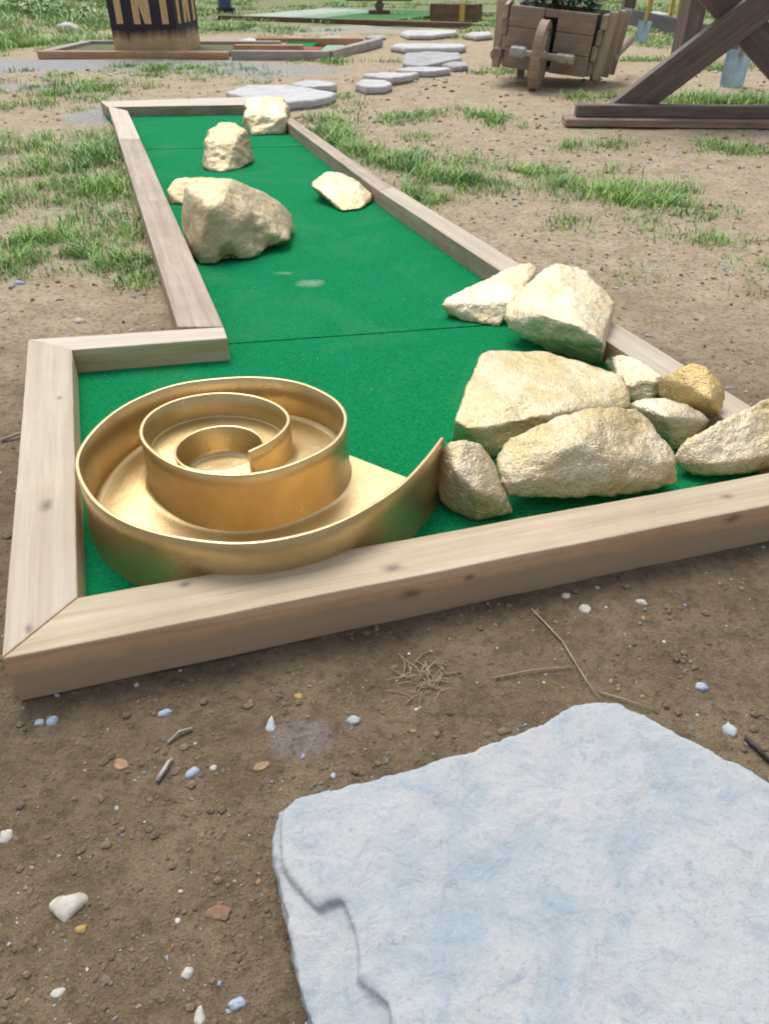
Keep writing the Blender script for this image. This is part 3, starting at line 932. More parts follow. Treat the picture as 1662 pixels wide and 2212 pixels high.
def bar_between(bm, a, b, w, t, up=Vector((0, 0, 1))):
    """rectangular bar from a to b; w across (perp. to up), t along up-ish"""
    d = (b - a); L = d.length; x = d.normalized()
    y = up.cross(x).normalized(); z = x.cross(y)
    m = Matrix((x, y, z)).transposed().to_4x4()
    m.translation = (a + b) / 2
    bmesh.ops.create_cube(bm, size=1.0, matrix=m @ Matrix.Diagonal((L, w, t, 1)))


def cyl(bm, a, b, r, seg=20, r2=None):
    d = b - a
    q = d.to_track_quat('Z', 'Y').to_matrix().to_4x4()
    q.translation = (a + b) / 2
    bmesh.ops.create_cone(bm, cap_ends=True, segments=seg, radius1=r, radius2=r if r2 is None else r2, depth=d.length, matrix=q)


def bevel_all(bm, off, seg=1):
    bmesh.ops.bevel(bm, geom=list(bm.edges), offset=off, segments=seg, affect='EDGES')


def box_part(name, c, s, mat, parent, rz=0.0, bev=0.004, rot=None):
    """single board, long axis should be local X; c in the parent's frame"""
    bm = bmesh.new()
    box(bm, (0, 0, 0), s)
    if bev: bevel_all(bm, bev)
    o = link(name, bm_mesh(bm, name), mat, parent, c)
    o.rotation_euler = rot if rot else (0, 0, rz)
    return o


def bar_part(name, a, b, w, t, mat, parent, up=Vector((0, 0, 1)), bev=0.004):
    d = b - a; L = d.length; x = d.normalized()
    y = up.cross(x).normalized(); z = x.cross(y)
    m = Matrix((x, y, z)).transposed()
    bm = bmesh.new(); box(bm, (0, 0, 0), (L, w, t))
    if bev: bevel_all(bm, bev)
    o = link(name, bm_mesh(bm, name), mat, parent, (a + b) / 2)
    o.rotation_euler = m.to_euler()
    return o


# ------------------------------------------------------------------ dynamite crate lane
Z2 = 0.075
qa, qb = G(82, 128, 0.0), G(492, 130, 0.0)
ax2 = (qb - qa); ax2.z = 0
ang2 = math.atan2(ax2.y, ax2.x)
L2 = ax2.length
lane2 = empty('minigolf_lane', qa, ang2)
tag(lane2, 'far minigolf lane of orange timber that carries the black lettered crate', 'minigolf lane')
box_part('beam', (L2 / 2, 0.055, Z2 / 2), (L2, 0.11, Z2), M['orange_wood'], lane2, bev=0.006)
box_part('beam', (L2 / 2 + .2, 1.42, Z2 / 2), (L2 + 0.3, 0.11, Z2), M['grey_wood'], lane2, bev=0.006)
box_part('beam', (0.055, 0.74, Z2 / 2), (1.25, 0.11, Z2), M['grey_wood'], lane2, R(90), bev=0.006)
box_part('carpet', (L2 / 2, 0.74, 0.03), (L2 - 0.1, 1.25, 0.02), mat_carpet('far_felt', (0.22, 0.16, 0.10), (0.17, 0.12, 0.08)), lane2, bev=0)
# neighbouring lane to the right with red and green felt
lane3 = empty('minigolf_lane', G(500, 131, 0), ang2)
tag(lane3, 'far minigolf lane with red and green felt patches and brown edging', 'minigolf lane')
W3 = (G(712, 131, 0) - G(500, 131, 0)).length
box_part('beam', (W3 / 2, 0.05, 0.045), (W3, 0.1, 0.09), M['grey_wood'], lane3, bev=0.006)
box_part('beam', (W3 / 2 + .1, 1.75, 0.045), (W3 + .3, 0.1, 0.09), M['orange_wood'], lane3, bev=0.006)
box_part('beam', (W3 + 0.22, 0.92, 0.045), (1.75, 0.1, 0.09), M['grey_wood'], lane3, R(75), bev=0.006)
box_part('beam', (0.28, 0.75, 0.045), (0.8, 0.1, 0.09), M['orange_wood'], lane3, 0, bev=0.006)
box_part('carpet', (W3 * .62, 0.62, 0.035), (W3 * .42, 0.95, 0.02), mat_carpet('red_felt', (0.50, 0.10, 0.075), (0.40, 0.07, 0.055)), lane3, bev=0)
box_part('carpet', (W3 * .52, 1.38, 0.034), (W3 * .35, 0.55, 0.02), mc, lane3, bev=0)
box_part('carpet', (W3 * .94, 0.75, 0.034), (W3 * .2, 1.2, 0.02), mat_carpet('pale_felt', (0.42, 0.55, 0.46), (0.30, 0.46, 0.36)), lane3, bev=0)
box_part('carpet', (W3 * .2, 1.3, 0.033), (W3 * .3, 0.8, 0.02), mat_carpet('tan_felt', (0.42, 0.33, 0.22), (0.33, 0.25, 0.17)), lane3, bev=0)

# the crate
ca = G(249, 114, 0.04); cb = G(389, 115, 0.04)
base_z = 0.04
ca.z = cb.z = base_z
fx = (cb - ca); CW = fx.length
cang = math.atan2(fx.y, fx.x)
CDp = 0.84
CH = 0.98
crate = empty('dynamite_crate', ca, cang)
tag(crate, 'scorched plywood crate with big tan letters TNT on black sides', 'crate')


def mat_crate():
    m, nt, b = newmat('scorched_plywood'); n = N(nt)
    v = n.coord('Object')
    z = n.sep(v)[2]
    w = n.noise(n.coord('Object', (9, 9, 2.0)), 1.0, 5, 0.65)
    g = n.noise(n.coord('Object', (3, 3, 40)), 1.0, 5, 0.6)
    wood = n.ramp(g, [(0.3, (0.50, 0.33, 0.16)), (0.7, (0.66, 0.50, 0.28))])
    wood = n.mix(n.math('MULTIPLY', n.ramp(w, [(0.45, 0.0), (0.7, 1.0)]), 0.5), wood, (0.33, 0.29, 0.22))
    # black paint with a ragged sprayed lower limit
    e = n.math('ADD', z, n.math('MULTIPLY', n.math('SUBTRACT', w, 0.5), 0.16))
    f = n.ramp(n.math('MULTIPLY', e, 1.0), [(0.12, 0.0), (0.17, 0.6), (0.215, 1.0)])
    col = n.mix(f, wood, (0.028, 0.026, 0.030))
    n.l(col, b.inputs['Base Color'])
    b.inputs['Roughness'].default_value = 0.75
    n.bump(g, 0.2, 0.003, b)
    return m


cm = mat_crate()
for nm, cc, ss in (('side_panel', (CW / 2, 0.009, CH / 2), (CW, 0.018, CH)), ('side_panel', (CW / 2, CDp - 0.009, CH / 2), (CW, 0.018, CH)),
                   ('side_panel', (0.009, CDp / 2, CH / 2), (0.018, CDp - 0.037, CH)), ('side_panel', (CW - 0.009, CDp / 2, CH / 2), (0.018, CDp - 0.037, CH))):
    bm = bmesh.new(); box(bm, cc, ss)
    link(nm, bm_mesh(bm, nm), cm, crate, (0, 0, 0))
bm = bmesh.new(); box(bm, (CW / 2, CDp / 2, CH + 0.009), (CW + 0.02, CDp + 0.02, 0.018))
link('lid', bm_mesh(bm, 'lid'), cm, crate, (0, 0, 0))


def letters(width, z0, z1, stem):
    """TNT strokes as quads in a (u, z) plane, each stroke (four corners)"""
    q = []
    u = [0.155, 0.50, 0.845]
    hw = 0.13
    def rect(a, b, c, d): q.append([(a * width, c), (b * width, c), (b * width, d), (a * width, d)])
    for k in (0, 2):
        rect(u[k] - stem / 2, u[k] + stem / 2, z0, z1 - 0.075)
        rect(u[k] - hw, u[k] + hw, z1 - 0.075, z1)
    rect(u[1] - hw, u[1] - hw + stem, z0, z1)
    rect(u[1] + hw - stem, u[1] + hw, z0, z1)
    q.append([((u[1] + hw - stem) * width, z0), ((u[1] + hw - stem * 0.05) * width, z0), ((u[1] - hw + stem * 1.0) * width, z1), ((u[1] - hw + stem * .05) * width, z1)])
    return q


def letter_obj(face):
    bm = bmesh.new()
    for k, s in enumerate(letters(CW if face == 0 else CDp, 0.27, 0.72, 0.098)):
        vs = []
        e = 0.004 + 0.0006 * k
        for (u, z) in s:
            p = Vector((u, -e, z)) if face == 0 else Vector((CW + e, u, z))
            vs.append(bm.verts.new(p))
        f = bm.faces.new(vs)
        r = bmesh.ops.extrude_face_region(bm, geom=[f])
        for v in r['geom']:
            if isinstance(v, bmesh.types.BMVert): v.co += Vector((0, e, 0)) if face == 0 else Vector((-e, 0, 0))
    link('lettering', bm_mesh(bm, 'lettering'), M['letter_wood'], crate, (0, 0, 0))


letter_obj(0); letter_obj(1)

# ------------------------------------------------------------------ barrow planter
BO = G(1152, 196, 0)
barrow = empty('wheelbarrow', Vector((BO.x, BO.y, 0)), R(-22))
barrow.rotation_euler = (0, R(4.5), R(-20))
tag(barrow, 'old brown wooden wheelbarrow planter with its wheel in a slot', 'wheelbarrow')
# local: -y is the front (wheel end), +x the right side
yf = 0.22        # front face
ZB, ZT = 0.115, 0.555
wx0, wx1 = -0.32, 0.37
for (x0, x1) in ((wx0, -0.045), (0.07, wx1)):
    for k in range(3):
        h = (ZT - ZB) / 3
        box_part('front_board', ((x0 + x1) / 2, yf - 0.003 * k, ZB + h * (k + .5)), (x1 - x0, 0.045, h - 0.002), M['barrel_wood'], barrow, bev=0.006)
box_part('front_board', ((-0.045 + 0.07) / 2, yf + .004, ZT - 0.03), (0.113, 0.04, 0.055), M['barrel_wood'], barrow, bev=0.006)
Dp = 0.72
for sx in (-1, 1):
    x = wx1 if sx > 0 else wx0
    h = (ZT - ZB) / 4
    for k in range(4):
        lean = 0.03 * (k - 1)
        mt = M['barrel_pale'] if k % 2 else M['barrel_wood']
        a = Vector((x + sx * 0.025 + sx * lean * .5, yf + 0.03, ZB + h * (k + .5)))
        b = Vector((x + sx * (0.11 + lean * .8), yf + Dp, ZB + h * (k + .5) + 0.02))
        bar_part('side_board', a, b, 0.04, h - 0.006, mt, barrow, bev=0.006)
    # cleats that hold the side boards
    for yy in (0.09, 0.38, 0.62):
        t = (yy) / Dp
        bar_part('cleat', Vector((x + sx * (0.075 + .08 * t), yf + yy, ZB - 0.02)), Vector((x + sx * (0.105 + .08 * t), yf + yy, ZT + 0.02)), 0.07, 0.035, M['barrel_pale'], barrow, Vector((0, 1, 0)), bev=0.005)
box_part('back_board', ((wx0 + wx1) / 2, yf + Dp, (ZB + ZT) / 2), (wx1 - wx0 + .16, 0.045, ZT - ZB), M['barrel_wood'], barrow, bev=0.006)
box_part('floor_board', ((wx0 + wx1) / 2, yf + Dp / 2, ZB + 0.02), (wx1 - wx0, Dp - .06, 0.04), M['barrel_wood'], barrow, bev=0.004)
# log frame end at the left and grips behind
bm = bmesh.new(); cyl(bm, Vector((wx0 - 0.07, yf - 0.06, 0.20)), Vector((wx0 - 0.09, yf + 1.25, 0.30)), 0.045, 18)
link('handle', bm_mesh(bm, 'handle'), M['barrel_wood'], barrow, (0, 0, 0), smooth=False)
bm = bmesh.new(); cyl(bm, Vector((wx1 + 0.13, yf + 0.5, 0.22)), Vector((wx1 + 0.2, yf + 1.25, 0.32)), 0.04, 18)
link('handle', bm_mesh(bm, 'handle'), M['barrel_wood'], barrow, (0, 0, 0))
for x in (wx0 + 0.03, wx1 - 0.0):
    hl = ZB + (x) * math.tan(R(-4.5))
    box_part('leg', (x, yf + Dp - 0.05, ZB - hl / 2), (0.06, 0.06, max(hl, .02)), M['barrel_wood'], barrow, bev=0.004)
# wheel
WR = 0.245
wheel = empty('wheel', (0, 0, 0)); wheel.parent = barrow
wheel.location = (0.0, 0.06, WR - 0.005)
def ring(name, r0, r1, t, mat, parent):
    bm = bmesh.new(); n = 48
    pr = [(r0, -t / 2), (r1, -t / 2), (r1, t / 2), (r0, t / 2)]
    rg = []
    for k in range(n):
        a = 2 * math.pi * k / n
        rg.append([bm.verts.new((x, r * math.cos(a), r * math.sin(a))) for r, x in pr])
    for k in range(n):
        for j in range(4): bm.faces.new((rg[k][j], rg[(k + 1) % n][j], rg[(k + 1) % n][(j + 1) % 4], rg[k][(j + 1) % 4]))
    return link(name, bm_mesh(bm, name), mat, parent, (0, 0, 0))
ring('rim', WR - 0.05, WR - 0.004, 0.06, M['pale_axle'], wheel)
ring('tyre', WR - 0.004, WR + 0.004, 0.066, M['barrel_wood'], wheel)
bm = bmesh.new()
cyl(bm, Vector((-0.045, 0, 0)), Vector((0.045, 0, 0)), 0.045, 24)
link('hub', bm_mesh(bm, 'hub'), M['pale_axle'], wheel, (0, 0, 0))
for k in range(6):
    a = math.pi * k / 3
    bar_part('spoke', Vector((0, 0.04 * math.cos(a), 0.04 * math.sin(a))), Vector((0, (WR - .045) * math.cos(a), (WR - .045) * math.sin(a))), 0.03, 0.04, M['barrel_pale'], wheel, Vector((1, 0, 0.001)))
bm = bmesh.new(); cyl(bm, Vector((-0.24, 0.06, 0.25)), Vector((0.26, 0.06, 0.24)), 0.026, 20)
link('axle', bm_mesh(bm, 'axle'), M['pale_axle'], barrow, (0, 0, 0), smooth=False)
box_part('bracket', (-0.185, 0.06 + .02, 0.25), (0.13, 0.09, 0.075), M['grey_bracket'], barrow, bev=0.012)
box_part('bracket', (0.20, 0.06 + .02, 0.24), (0.15, 0.09, 0.07), M['pale_axle'], barrow, bev=0.012)
bar_part('support', Vector((-0.18, 0.08, 0.25)), Vector((-0.18, yf + 0.1, 0.24)), 0.05, 0.06, M['barrel_wood'], barrow)
bar_part('support', Vector((0.2, 0.08, 0.24)), Vector((0.2, yf + 0.1, 0.24)), 0.05, 0.06, M['barrel_wood'], barrow)

# ------------------------------------------------------------------ leaves and grass
LEAF = [mat_leaf('grass_dark', (0.068, 0.210, 0.036)), mat_leaf('grass_mid', (0.140, 0.350, 0.056)), mat_leaf('grass_light', (0.24, 0.48, 0.095)),
        mat_leaf('grass_blue', (0.14, 0.27, 0.12)), mat_leaf('grass_dry', (0.38, 0.33, 0.16))]


class Blades:
    def __init__(self): self.v, self.f, self.m = [], [], []
    def blade(self, base, h, w, lean, az, mi):
        d = Vector((math.cos(az), math.sin(az), 0)); s = Vector((-d.y, d.x, 0)) * w
        n0 = len(self.v)
        for t, ww in ((0, 1.0), (0.45, 0.8), (0.8, 0.45)):
            c0 = base + d * (lean * t * t) + Vector((0, 0, h * t * (1 - 0.12 * t)))
            self.v += [c0 - s * ww, c0 + s * ww]
        tip = base + d * lean + Vector((0, 0, h * 0.88))
        self.v.append(tip)
        self.f += [(n0, n0 + 1, n0 + 3, n0 + 2), (n0 + 2, n0 + 3, n0 + 5, n0 + 4), (n0 + 4, n0 + 5, n0 + 6)]
        self.m += [mi] * 3
    def obj(self, name):
        me = bpy.data.meshes.new(name); me.from_pydata([tuple(x) for x in self.v], [], self.f)
        o = link(name, me, LEAF)
        me.polygons.foreach_set('material_index', self.m)
        return o


def leafy(name, loc, n, spread, hgt, size, mats, parent=None, flat=0.3):
    """broad leaves on short stems"""
    bm = bmesh.new()
    for k in range(n):
        a = random.uniform(0, 2 * math.pi); r = spread * math.sqrt(random.random())
        z = hgt * random.uniform(0.1, 1.0) * (1 - 0.5 * r / spread)
        L = size * random.uniform(0.6, 1.2); W = L * random.uniform(0.28, 0.45)
        p = Vector((r * math.cos(a), r * math.sin(a), z))
        az = a + random.uniform(-0.9, 0.9); el = random.uniform(-0.3, 0.9)
        x = Vector((math.cos(az) * math.cos(el), math.sin(az) * math.cos(el), math.sin(el)))
        y = Vector((-math.sin(az), math.cos(az), random.uniform(-.4, .4)))
        prof = [(0, 0), (.25, .7), (.5, 1), (.8, .6), (1, 0)]
        up = [bm.verts.new(p + x * L * t + y * W * .5 * ww - Vector((0, 0, L * .35 * t * t))) for t, ww in prof]
        dn = [bm.verts.new(p + x * L * t - y * W * .5 * ww - Vector((0, 0, L * .35 * t * t))) for t, ww in prof[1:-1]]
        f = bm.faces.new(up + dn[::-1])
        f.material_index = random.randrange(len(mats))
    me = bpy.data.meshes.new(name); bm.to_mesh(me); bm.free()
    return link(name, me, mats, parent, loc)


# plant in the barrow
pl = empty('green_plant', barrow.matrix_basis @ Vector(((wx0 + wx1) / 2, yf + Dp / 2, 0)))
pl.location = Matrix.Translation(barrow.location) @ barrow.rotation_euler.to_matrix().to_4x4() @ Vector(((wx0 + wx1) / 2, yf + Dp / 2, ZB + 0.045))
pl.rotation_euler = barrow.rotation_euler.copy()
tag(pl, 'dense dark green plant growing in the wooden wheelbarrow', 'plant')
PD = [mat_leaf('plant_dark', (0.018, 0.075, 0.030)), mat_leaf('plant_mid', (0.03, 0.115, 0.045))]
leafy('foliage', (0, 0, 0.36), 1500, 0.31, 0.50, 0.075, PD, pl)
bm = bmesh.new()
for k in range(7):
    a = k * 0.9
    cyl(bm, Vector((0.05 * math.cos(a), 0.05 * math.sin(a), 0.36)), Vector((0.22 * math.cos(a), 0.22 * math.sin(a), 0.7)), 0.008, 6, 0.004)
link('stem', bm_mesh(bm, 'stem'), M['brown_wood'], pl, (0, 0, 0))
bm = bmesh.new()
box(bm, (0, 0, 0.18), (0.60, 0.58, 0.36))
so = link('soil', bm_mesh(bm, 'soil'), M['blackish'], pl, (0, 0, 0))

def in_frame(x, y):
    poly = [FLo, FRo, Rf_o, E2, E1, Lo_f, Lo_n, BLo]
    c_ = False
    j = len(poly) - 1
    for i in range(len(poly)):
        if (poly[i].y > y) != (poly[j].y > y) and x < (poly[j].x - poly[i].x) * (y - poly[i].y) / (poly[j].y - poly[i].y) + poly[i].x: c_ = not c_
        j = i
    return c_


# grass: clumps of blades, measured as ellipses in the photo (px, py, half width m, half depth m, blades, height)
B = Blades()
clumps = [
    (150, 340, 0.55, 0.75, 3600, .11), (40, 420, 0.45, 0.55, 1900, .10), (215, 430, 0.28, 0.45, 1600, .09), (240, 320, .22, .6, 1500, .11), (60, 540, 0.30, 0.20, 1500, .085), (190, 535, 0.26, 0.22, 1500, .085), (280, 560, 0.10, 0.22, 600, .07), (10, 590, .12, .10, 350, .07), (250, 600, .12, .1, 260, .05),
    (720, 290, 0.16, 0.50, 1100, .11), (765, 320, .12, .3, 500, .11), (850, 350, 0.22, 0.30, 1000, .10), (950, 385, 0.26, 0.30, 1500, .10), (1020, 400, 0.14, 0.2, 500, .09), (900, 430, 0.10, 0.16, 350, .08), (930, 355, .3, .3, 900, .09),
    (1170, 370, 0.16, 0.22, 600, .09), (1270, 400, 0.26, 0.24, 1300, .085), (1380, 420, 0.26, 0.22, 1400, .09), (1450, 440, 0.16, 0.16, 600, .08), (1540, 455, 0.10, 0.06, 150, .06), (1560, 515, 0.14, 0.06, 330, .06), (1600, 510, .06, .05, 120, .05),
    (1220, 470, 0.05, 0.12, 120, .06), (1225, 490, .03, .05, 40, .06), (1310, 318, 0.22, 0.16, 450, .075), (1610, 320, 0.3, 0.25, 800, .08), (910, 252, 0.32, 0.22, 700, .08), (1065, 255, 0.26, 0.22, 600, .08), (1020, 245, .15, .2, 250, .08), (1100, 270, .1, .2, 160, .08), (880, 300, .12, .2, 160, .07), (800, 270, .08, .15, 80, .07),
    (1365, 600, 0.05, 0.04, 70, .045), (1640, 580, 0.06, 0.06, 140, .045), (1610, 620, .03, .1, 40, .05), (1345, 575, .03, .03, 30, .04), (1450, 500, .12, .06, 90, .05), (1350, 470, .2, .06, 120, .05), (1090, 330, .15, .2, 120, .06), (690, 260, .1, .2, 160, .08),
    (100, 195, 0.7, 0.7, 1600, .11), (380, 152, 1.05, 0.40, 1900, .09), (60, 225, .5, .4, 500, .08), (200, 180, .3, .4, 300, .08), (790, 130, 0.6, 0.55, 1300, .10), (760, 215, .2, .3, 160, .07), (730, 230, .2, .2, 160, .07), (560, 170, .3, .4, 120, .06),
    (1110, 160, 0.35, 0.35, 500, .10), (1050, 160, .2, .4, 180, .08), (1350, 215, 0.35, 0.35, 500, .09), (1560, 222, 0.55, 0.22, 1500, .11), (1630, 215, .3, .25, 600, .12), (1410, 130, 0.3, 0.3, 600, .10), (1290, 210, .15, .3, 160, .08), (1400, 90, 0.9, 1.3, 2600, .12), (1450, 70, .8, 1.2, 1500, .12), (1590, 150, .4, .6, 500, .1),
    (520, 60, 1.1, 1.1, 2400, .12), (620, 85, .8, .3, 300, .08), (1070, 55, 1.3, 2.2, 1800, .12), (1000, 20, 5, 5, 3000, .14), (1440, 22, 3, 5, 2200, .15), (760, 35, 1.8, 2.2, 2200, .12), (560, 12, 3.5, 4, 2600, .14), (1160, 90, .8, 1, 500, .1),
    (100, 60, 1.8, 2.6, 7000, .20), (30, 100, .9, 1.3, 2600, .18), (200, 95, .8, .9, 2200, .14), (170, 20, 2.6, 4, 5000, .24), (20, 20, 3, 4, 4500, .25), (1660, 110, .5, .8, 600, .1),
]
for (px, py, hw, hd, nb, hh) in clumps:
    q = P2(px, py)
    # several sub tufts per clump give an uneven outline
    subs = [(random.gauss(0, .5) * hw, random.gauss(0, .5) * hd, random.uniform(.45, 1.25)) for _ in range(max(3, nb // 60))]
    dist = q.y
    wbl = 0.0008 + 0.00036 * dist
    nb = int(nb * 1.25)
    for k in range(nb):
        sx, sy, sh = random.choice(subs)
        x = q.x + sx + random.gauss(0, 0.035 + .006 * dist); y = q.y + sy + random.gauss(0, 0.035 + .006 * dist)
        if in_frame(x, y): continue
        if noise.noise((x * 5.5, y * 5.5, 4.0)) + .35 * noise.noise((x * 16, y * 16, 8.0)) < random.uniform(-.46, -.02): continue
        lx, ly = (x - qa.x) * math.cos(ang2) + (y - qa.y) * math.sin(ang2), (y - qa.y) * math.cos(ang2) - (x - qa.x) * math.sin(ang2)
        if -.02 < lx < 4.6 and -.04 < ly < 1.6: continue
        h = hh * sh * random.uniform(0.25, .82)
        g = noise.noise((x * 3, y * 3, 2.0)) + random.uniform(-.5, .5)
        mi = 0 if g < -0.35 else 1 if g < 0.12 else 2 if g < 0.45 else 3
        if random.random() < 0.06: mi = 4
        B.blade(Vector((x, y, gz(x, y) - 0.003)), h, wbl * random.uniform(.7, 1.3), h * random.uniform(.2, 1.7), random.uniform(0, 6.283), mi)
gr = B.obj('grass')
tag(gr, 'short green grass in ragged tufts on the bare soil', 'grass', kind='stuff')

# broad leaved weeds on the bank
for (px, py, lab, s) in [(95, 40, 'bluish green broad leaved weed highest on the grassy bank', 1.0), (62, 22, 'tall broad leaved weed at the back of the grassy bank', 1.1), (205, 30, 'broad leaved weed on the bank close to the crate', 0.9)]:
    q = P2(px, py)
    q.y = min(q.y, 15); q = GY(px, py, q.y)
    r = empty('weed', Vector((q.x, q.y, gz(q.x, q.y))))
    tag(r, lab, 'weed')
    leafy('foliage', (0, 0, 0), 220, 0.45 * s, 0.32 * s, 0.12, [LEAF[3], LEAF[1]], r)
    bm = bmesh.new()
    for k in range(5):
        a = k * 1.3
        cyl(bm, Vector((0, 0, -.02)), Vector((0.2 * math.cos(a), .2 * math.sin(a), .25 * s)), 0.008, 6, 0.003)
    link('stem', bm_mesh(bm, 'stem'), LEAF[0], r, (0, 0, 0))

# ------------------------------------------------------------------ trestle on the right
TY = 5.40
t0 = G(1222, 274, 0)
t1 = G(1662, 279, 0)
ta = math.atan2((t1 - t0).y, (t1 - t0).x)
tr = empty('trestle', Vector((t0.x, t0.y, 0)), ta)
tag(tr, 'dark brown timber trestle with crossed legs on a flat foot board', 'trestle')
def tl(px, py, Y):
    p = GY(px, py, Y); p = p - Vector((t0.x, t0.y, 0))
    return Matrix.Rotation(-ta, 3, 'Z') @ p
TL = 2.30
bm = bmesh.new()
prof = [(-0.0, 0.0), (TL, 0.0), (TL, 0.045), (0.012, 0.045)]
box(bm, (TL / 2 + .0, 0.10, 0.022), (TL, 0.20, 0.044)); bevel_all(bm, 0.005)
link('foot_board', bm_mesh(bm, 'foot_board'), M['dark_wood_edge'], tr, (0, 0, 0))
bm = bmesh.new(); box(bm, (0, 0, 0), (TL - 0.10, 0.09, 0.07)); bevel_all(bm, 0.006)
link('foot_rail', bm_mesh(bm, 'foot_rail'), M['dark_wood'], tr, (TL / 2 + 0.02, 0.125, 0.079))
A0 = tl(1352, 236, 5.53); A1 = tl(1580, 62, 5.53)
dd = (A1 - A0); A1 = A0 + dd * 2.0
A0 = A0 - dd * 0.09
bar_part('leg', A0, A1, 0.085, 0.185, M['dark_wood'], tr)
Bc = A0 + dd * 1.13
mirror = lambda p: Vector((2 * Bc.x - p.x + 0.085, p.y + 0.087, p.z))
bar_part('leg', mirror(A0), mirror(A1), 0.085, 0.185, M['dark_wood'], tr)
bm = bmesh.new(); box(bm, (0, 0, 0), (TL * .9, 0.22, 0.05)); bevel_all(bm, 0.005)
link('top_rail', bm_mesh(bm, 'top_rail'), M['dark_wood'], tr, (Bc.x + .02, A0.y + 0.04, A1.z + 0.04))

# ------------------------------------------------------------------ fence with board, posts, yellow poles
fa, fb = G(1346, 49, 0), G(1475, 84, 0)
fd = (fb - fa).normalized()
fe = fb + fd * 2.6
fence = empty('fence', fa, 0)
tag(fence, 'low dark board fence with thick dark posts and yellow poles behind', 'fence')
bar_part('board', Vector((0, 0, 0.11)), (fe - fa) + Vector((0, 0, 0.11)), 0.05, 0.22, M['slate_board'], fence)
for p, w in ((Vector((0.10, 0.18, 0)), .2),):
    box_part('post', p + Vector((0, 0, 0.7)), (1.4, w, w), M['dark_wood'], fence, rot=(0, R(90), 0))
for px, yoff in ((1402, .10), (1448, .12), (1464, .12)):
    q = G(px, 40, .2) - fa
    k = (q.x * fd.x + q.y * fd.y)
    # walk the fence line until the pole is at px
    best = min((abs(((fa + fd * s).x) / ((fa + fd * s).y * math.cos(PITCH) + (H - .2) * math.sin(PITCH)) * F + CX - px), s) for s in [i * .05 for i in range(0, 80)])[1]
    b0 = fd * best + Vector((0.04, yoff, 0))
    bar_part('pole', b0, b0 + Vector((0.02, 0.05, 1.2)), 0.05, 0.05, M['yellow_wood'], fence, Vector((1, 0, 0)))
pp = G(1478, 124, 0)
po = empty('fence_post', Vector((pp.x, pp.y, 0)))
tag(po, 'thick dark post standing behind the crossed trestle legs', 'post')
box_part('shaft', (0, 0, 0.75), (1.5, 0.2, 0.2), M['dark_wood'], po, rot=(0, R(91), R(12)))
box_part('cap', (-0.01, 0, 1.52), (0.24, 0.24, 0.04), M['dark_wood'], po)
pp = G(1556, 75, 0)
p3 = empty('fence_post', Vector((pp.x, pp.y, 0)))
tag(p3, 'dark post farther back, just left of the joint of the trestle', 'post')
box_part('shaft', (0, 0, 0.75), (1.5, 0.16, 0.16), M['dark_wood'], p3, rot=(0, R(90), 0))
box_part('cap', (0, 0, 1.515), (0.2, 0.2, 0.03), M['dark_wood'], p3)


def spade(px, py, lean, lab, w, hb):
    q = G(px, py, 0)
    o = empty('spade', q, R(-10))
    tag(o, lab, 'spade', 'pale blue spades by the fence')
    tilt = Matrix.Rotation(lean, 3, 'Y')
    bm = bmesh.new()
    n = 6
    rows = []
    for j, (z, ww) in enumerate(((-0.02, .86), (0.02, .96), (hb * .5, 1.0), (hb * .93, 1.0), (hb, .92))):
        rows.append([bm.verts.new(tilt @ Vector(((k / n - .5) * w * ww, -0.012 + 0.10 * (k / n - .5) ** 2 * 2, z))) for k in range(n + 1)])
    for a, b in zip(rows, rows[1:]):
        for k in range(n): bm.faces.new((a[k], a[k + 1], b[k + 1], b[k]))
    bmesh.ops.solidify(bm, geom=list(bm.faces), thickness=0.006)
    link('blade', bm_mesh(bm, 'blade'), M['blade_blue'], o, (0, 0, 0))
    bm = bmesh.new(); cyl(bm, tilt @ Vector((0, 0.012, hb * .8)), tilt @ Vector((0, 0.012, hb + 0.75)), 0.022, 14, 0.018)
    link('shaft', bm_mesh(bm, 'shaft'), M['yellow_wood'], o, (0, 0, 0))
    bm = bmesh.new(); cyl(bm, tilt @ Vector((-0.07, 0.012, hb + .76)), tilt @ Vector((0.07, 0.012, hb + .76)), 0.02, 12)
    link('grip', bm_mesh(bm, 'grip'), M['yellow_wood'], o, (0, 0, 0))
    return o


spade(1582, 188, R(1), 'pale blue spade with yellow handle between the crossed trestle legs', 0.20, 0.27)
spade(1386, 91, R(3), 'pale blue spade with yellow handle in front of the dark board fence', 0.17, 0.24)

# ------------------------------------------------------------------ things far behind
q0, q1 = G(470, 42, 0), G(1015, 60, 0)
la = math.atan2((q1 - q0).y, (q1 - q0).x)
l4 = empty('minigolf_lane', q0, la)
tag(l4, 'farthest minigolf lane with a long brown timber edge and pale green felt', 'minigolf lane')
W4 = (q1 - q0).length
box_part('beam', (W4 / 2, 0, 0.035), (W4, 0.14, 0.07), M['brown_wood'], l4, bev=0.006)
box_part('beam', (W4 / 2, 3.4, 0.035), (W4, 0.14, 0.07), M['grey_wood'], l4, bev=0.006)
box_part('carpet', (W4 * .18, 1.7, 0.05), (W4 * .22, 3.2, 0.02), mat_carpet('white_felt', (0.55, 0.56, 0.50), (0.46, 0.48, 0.42)), l4, bev=0)
box_part('carpet', (W4 * .35, 1.7, 0.05), (W4 * .12, 3.2, 0.02), mat_carpet('mint_felt', (0.34, 0.44, 0.34), (0.27, 0.36, 0.27)), l4, bev=0)
box_part('carpet', (W4 * .56, 1.7, 0.05), (W4 * .30, 3.2, 0.02), mat_carpet('bright_felt', (0.10, 0.20, 0.06), (0.08, 0.165, 0.05)), l4, bev=0)
q = G(820, 40, 0)
ss = empty('log_seesaw', Vector((q.x, q.y + .3, 0)), R(-3))
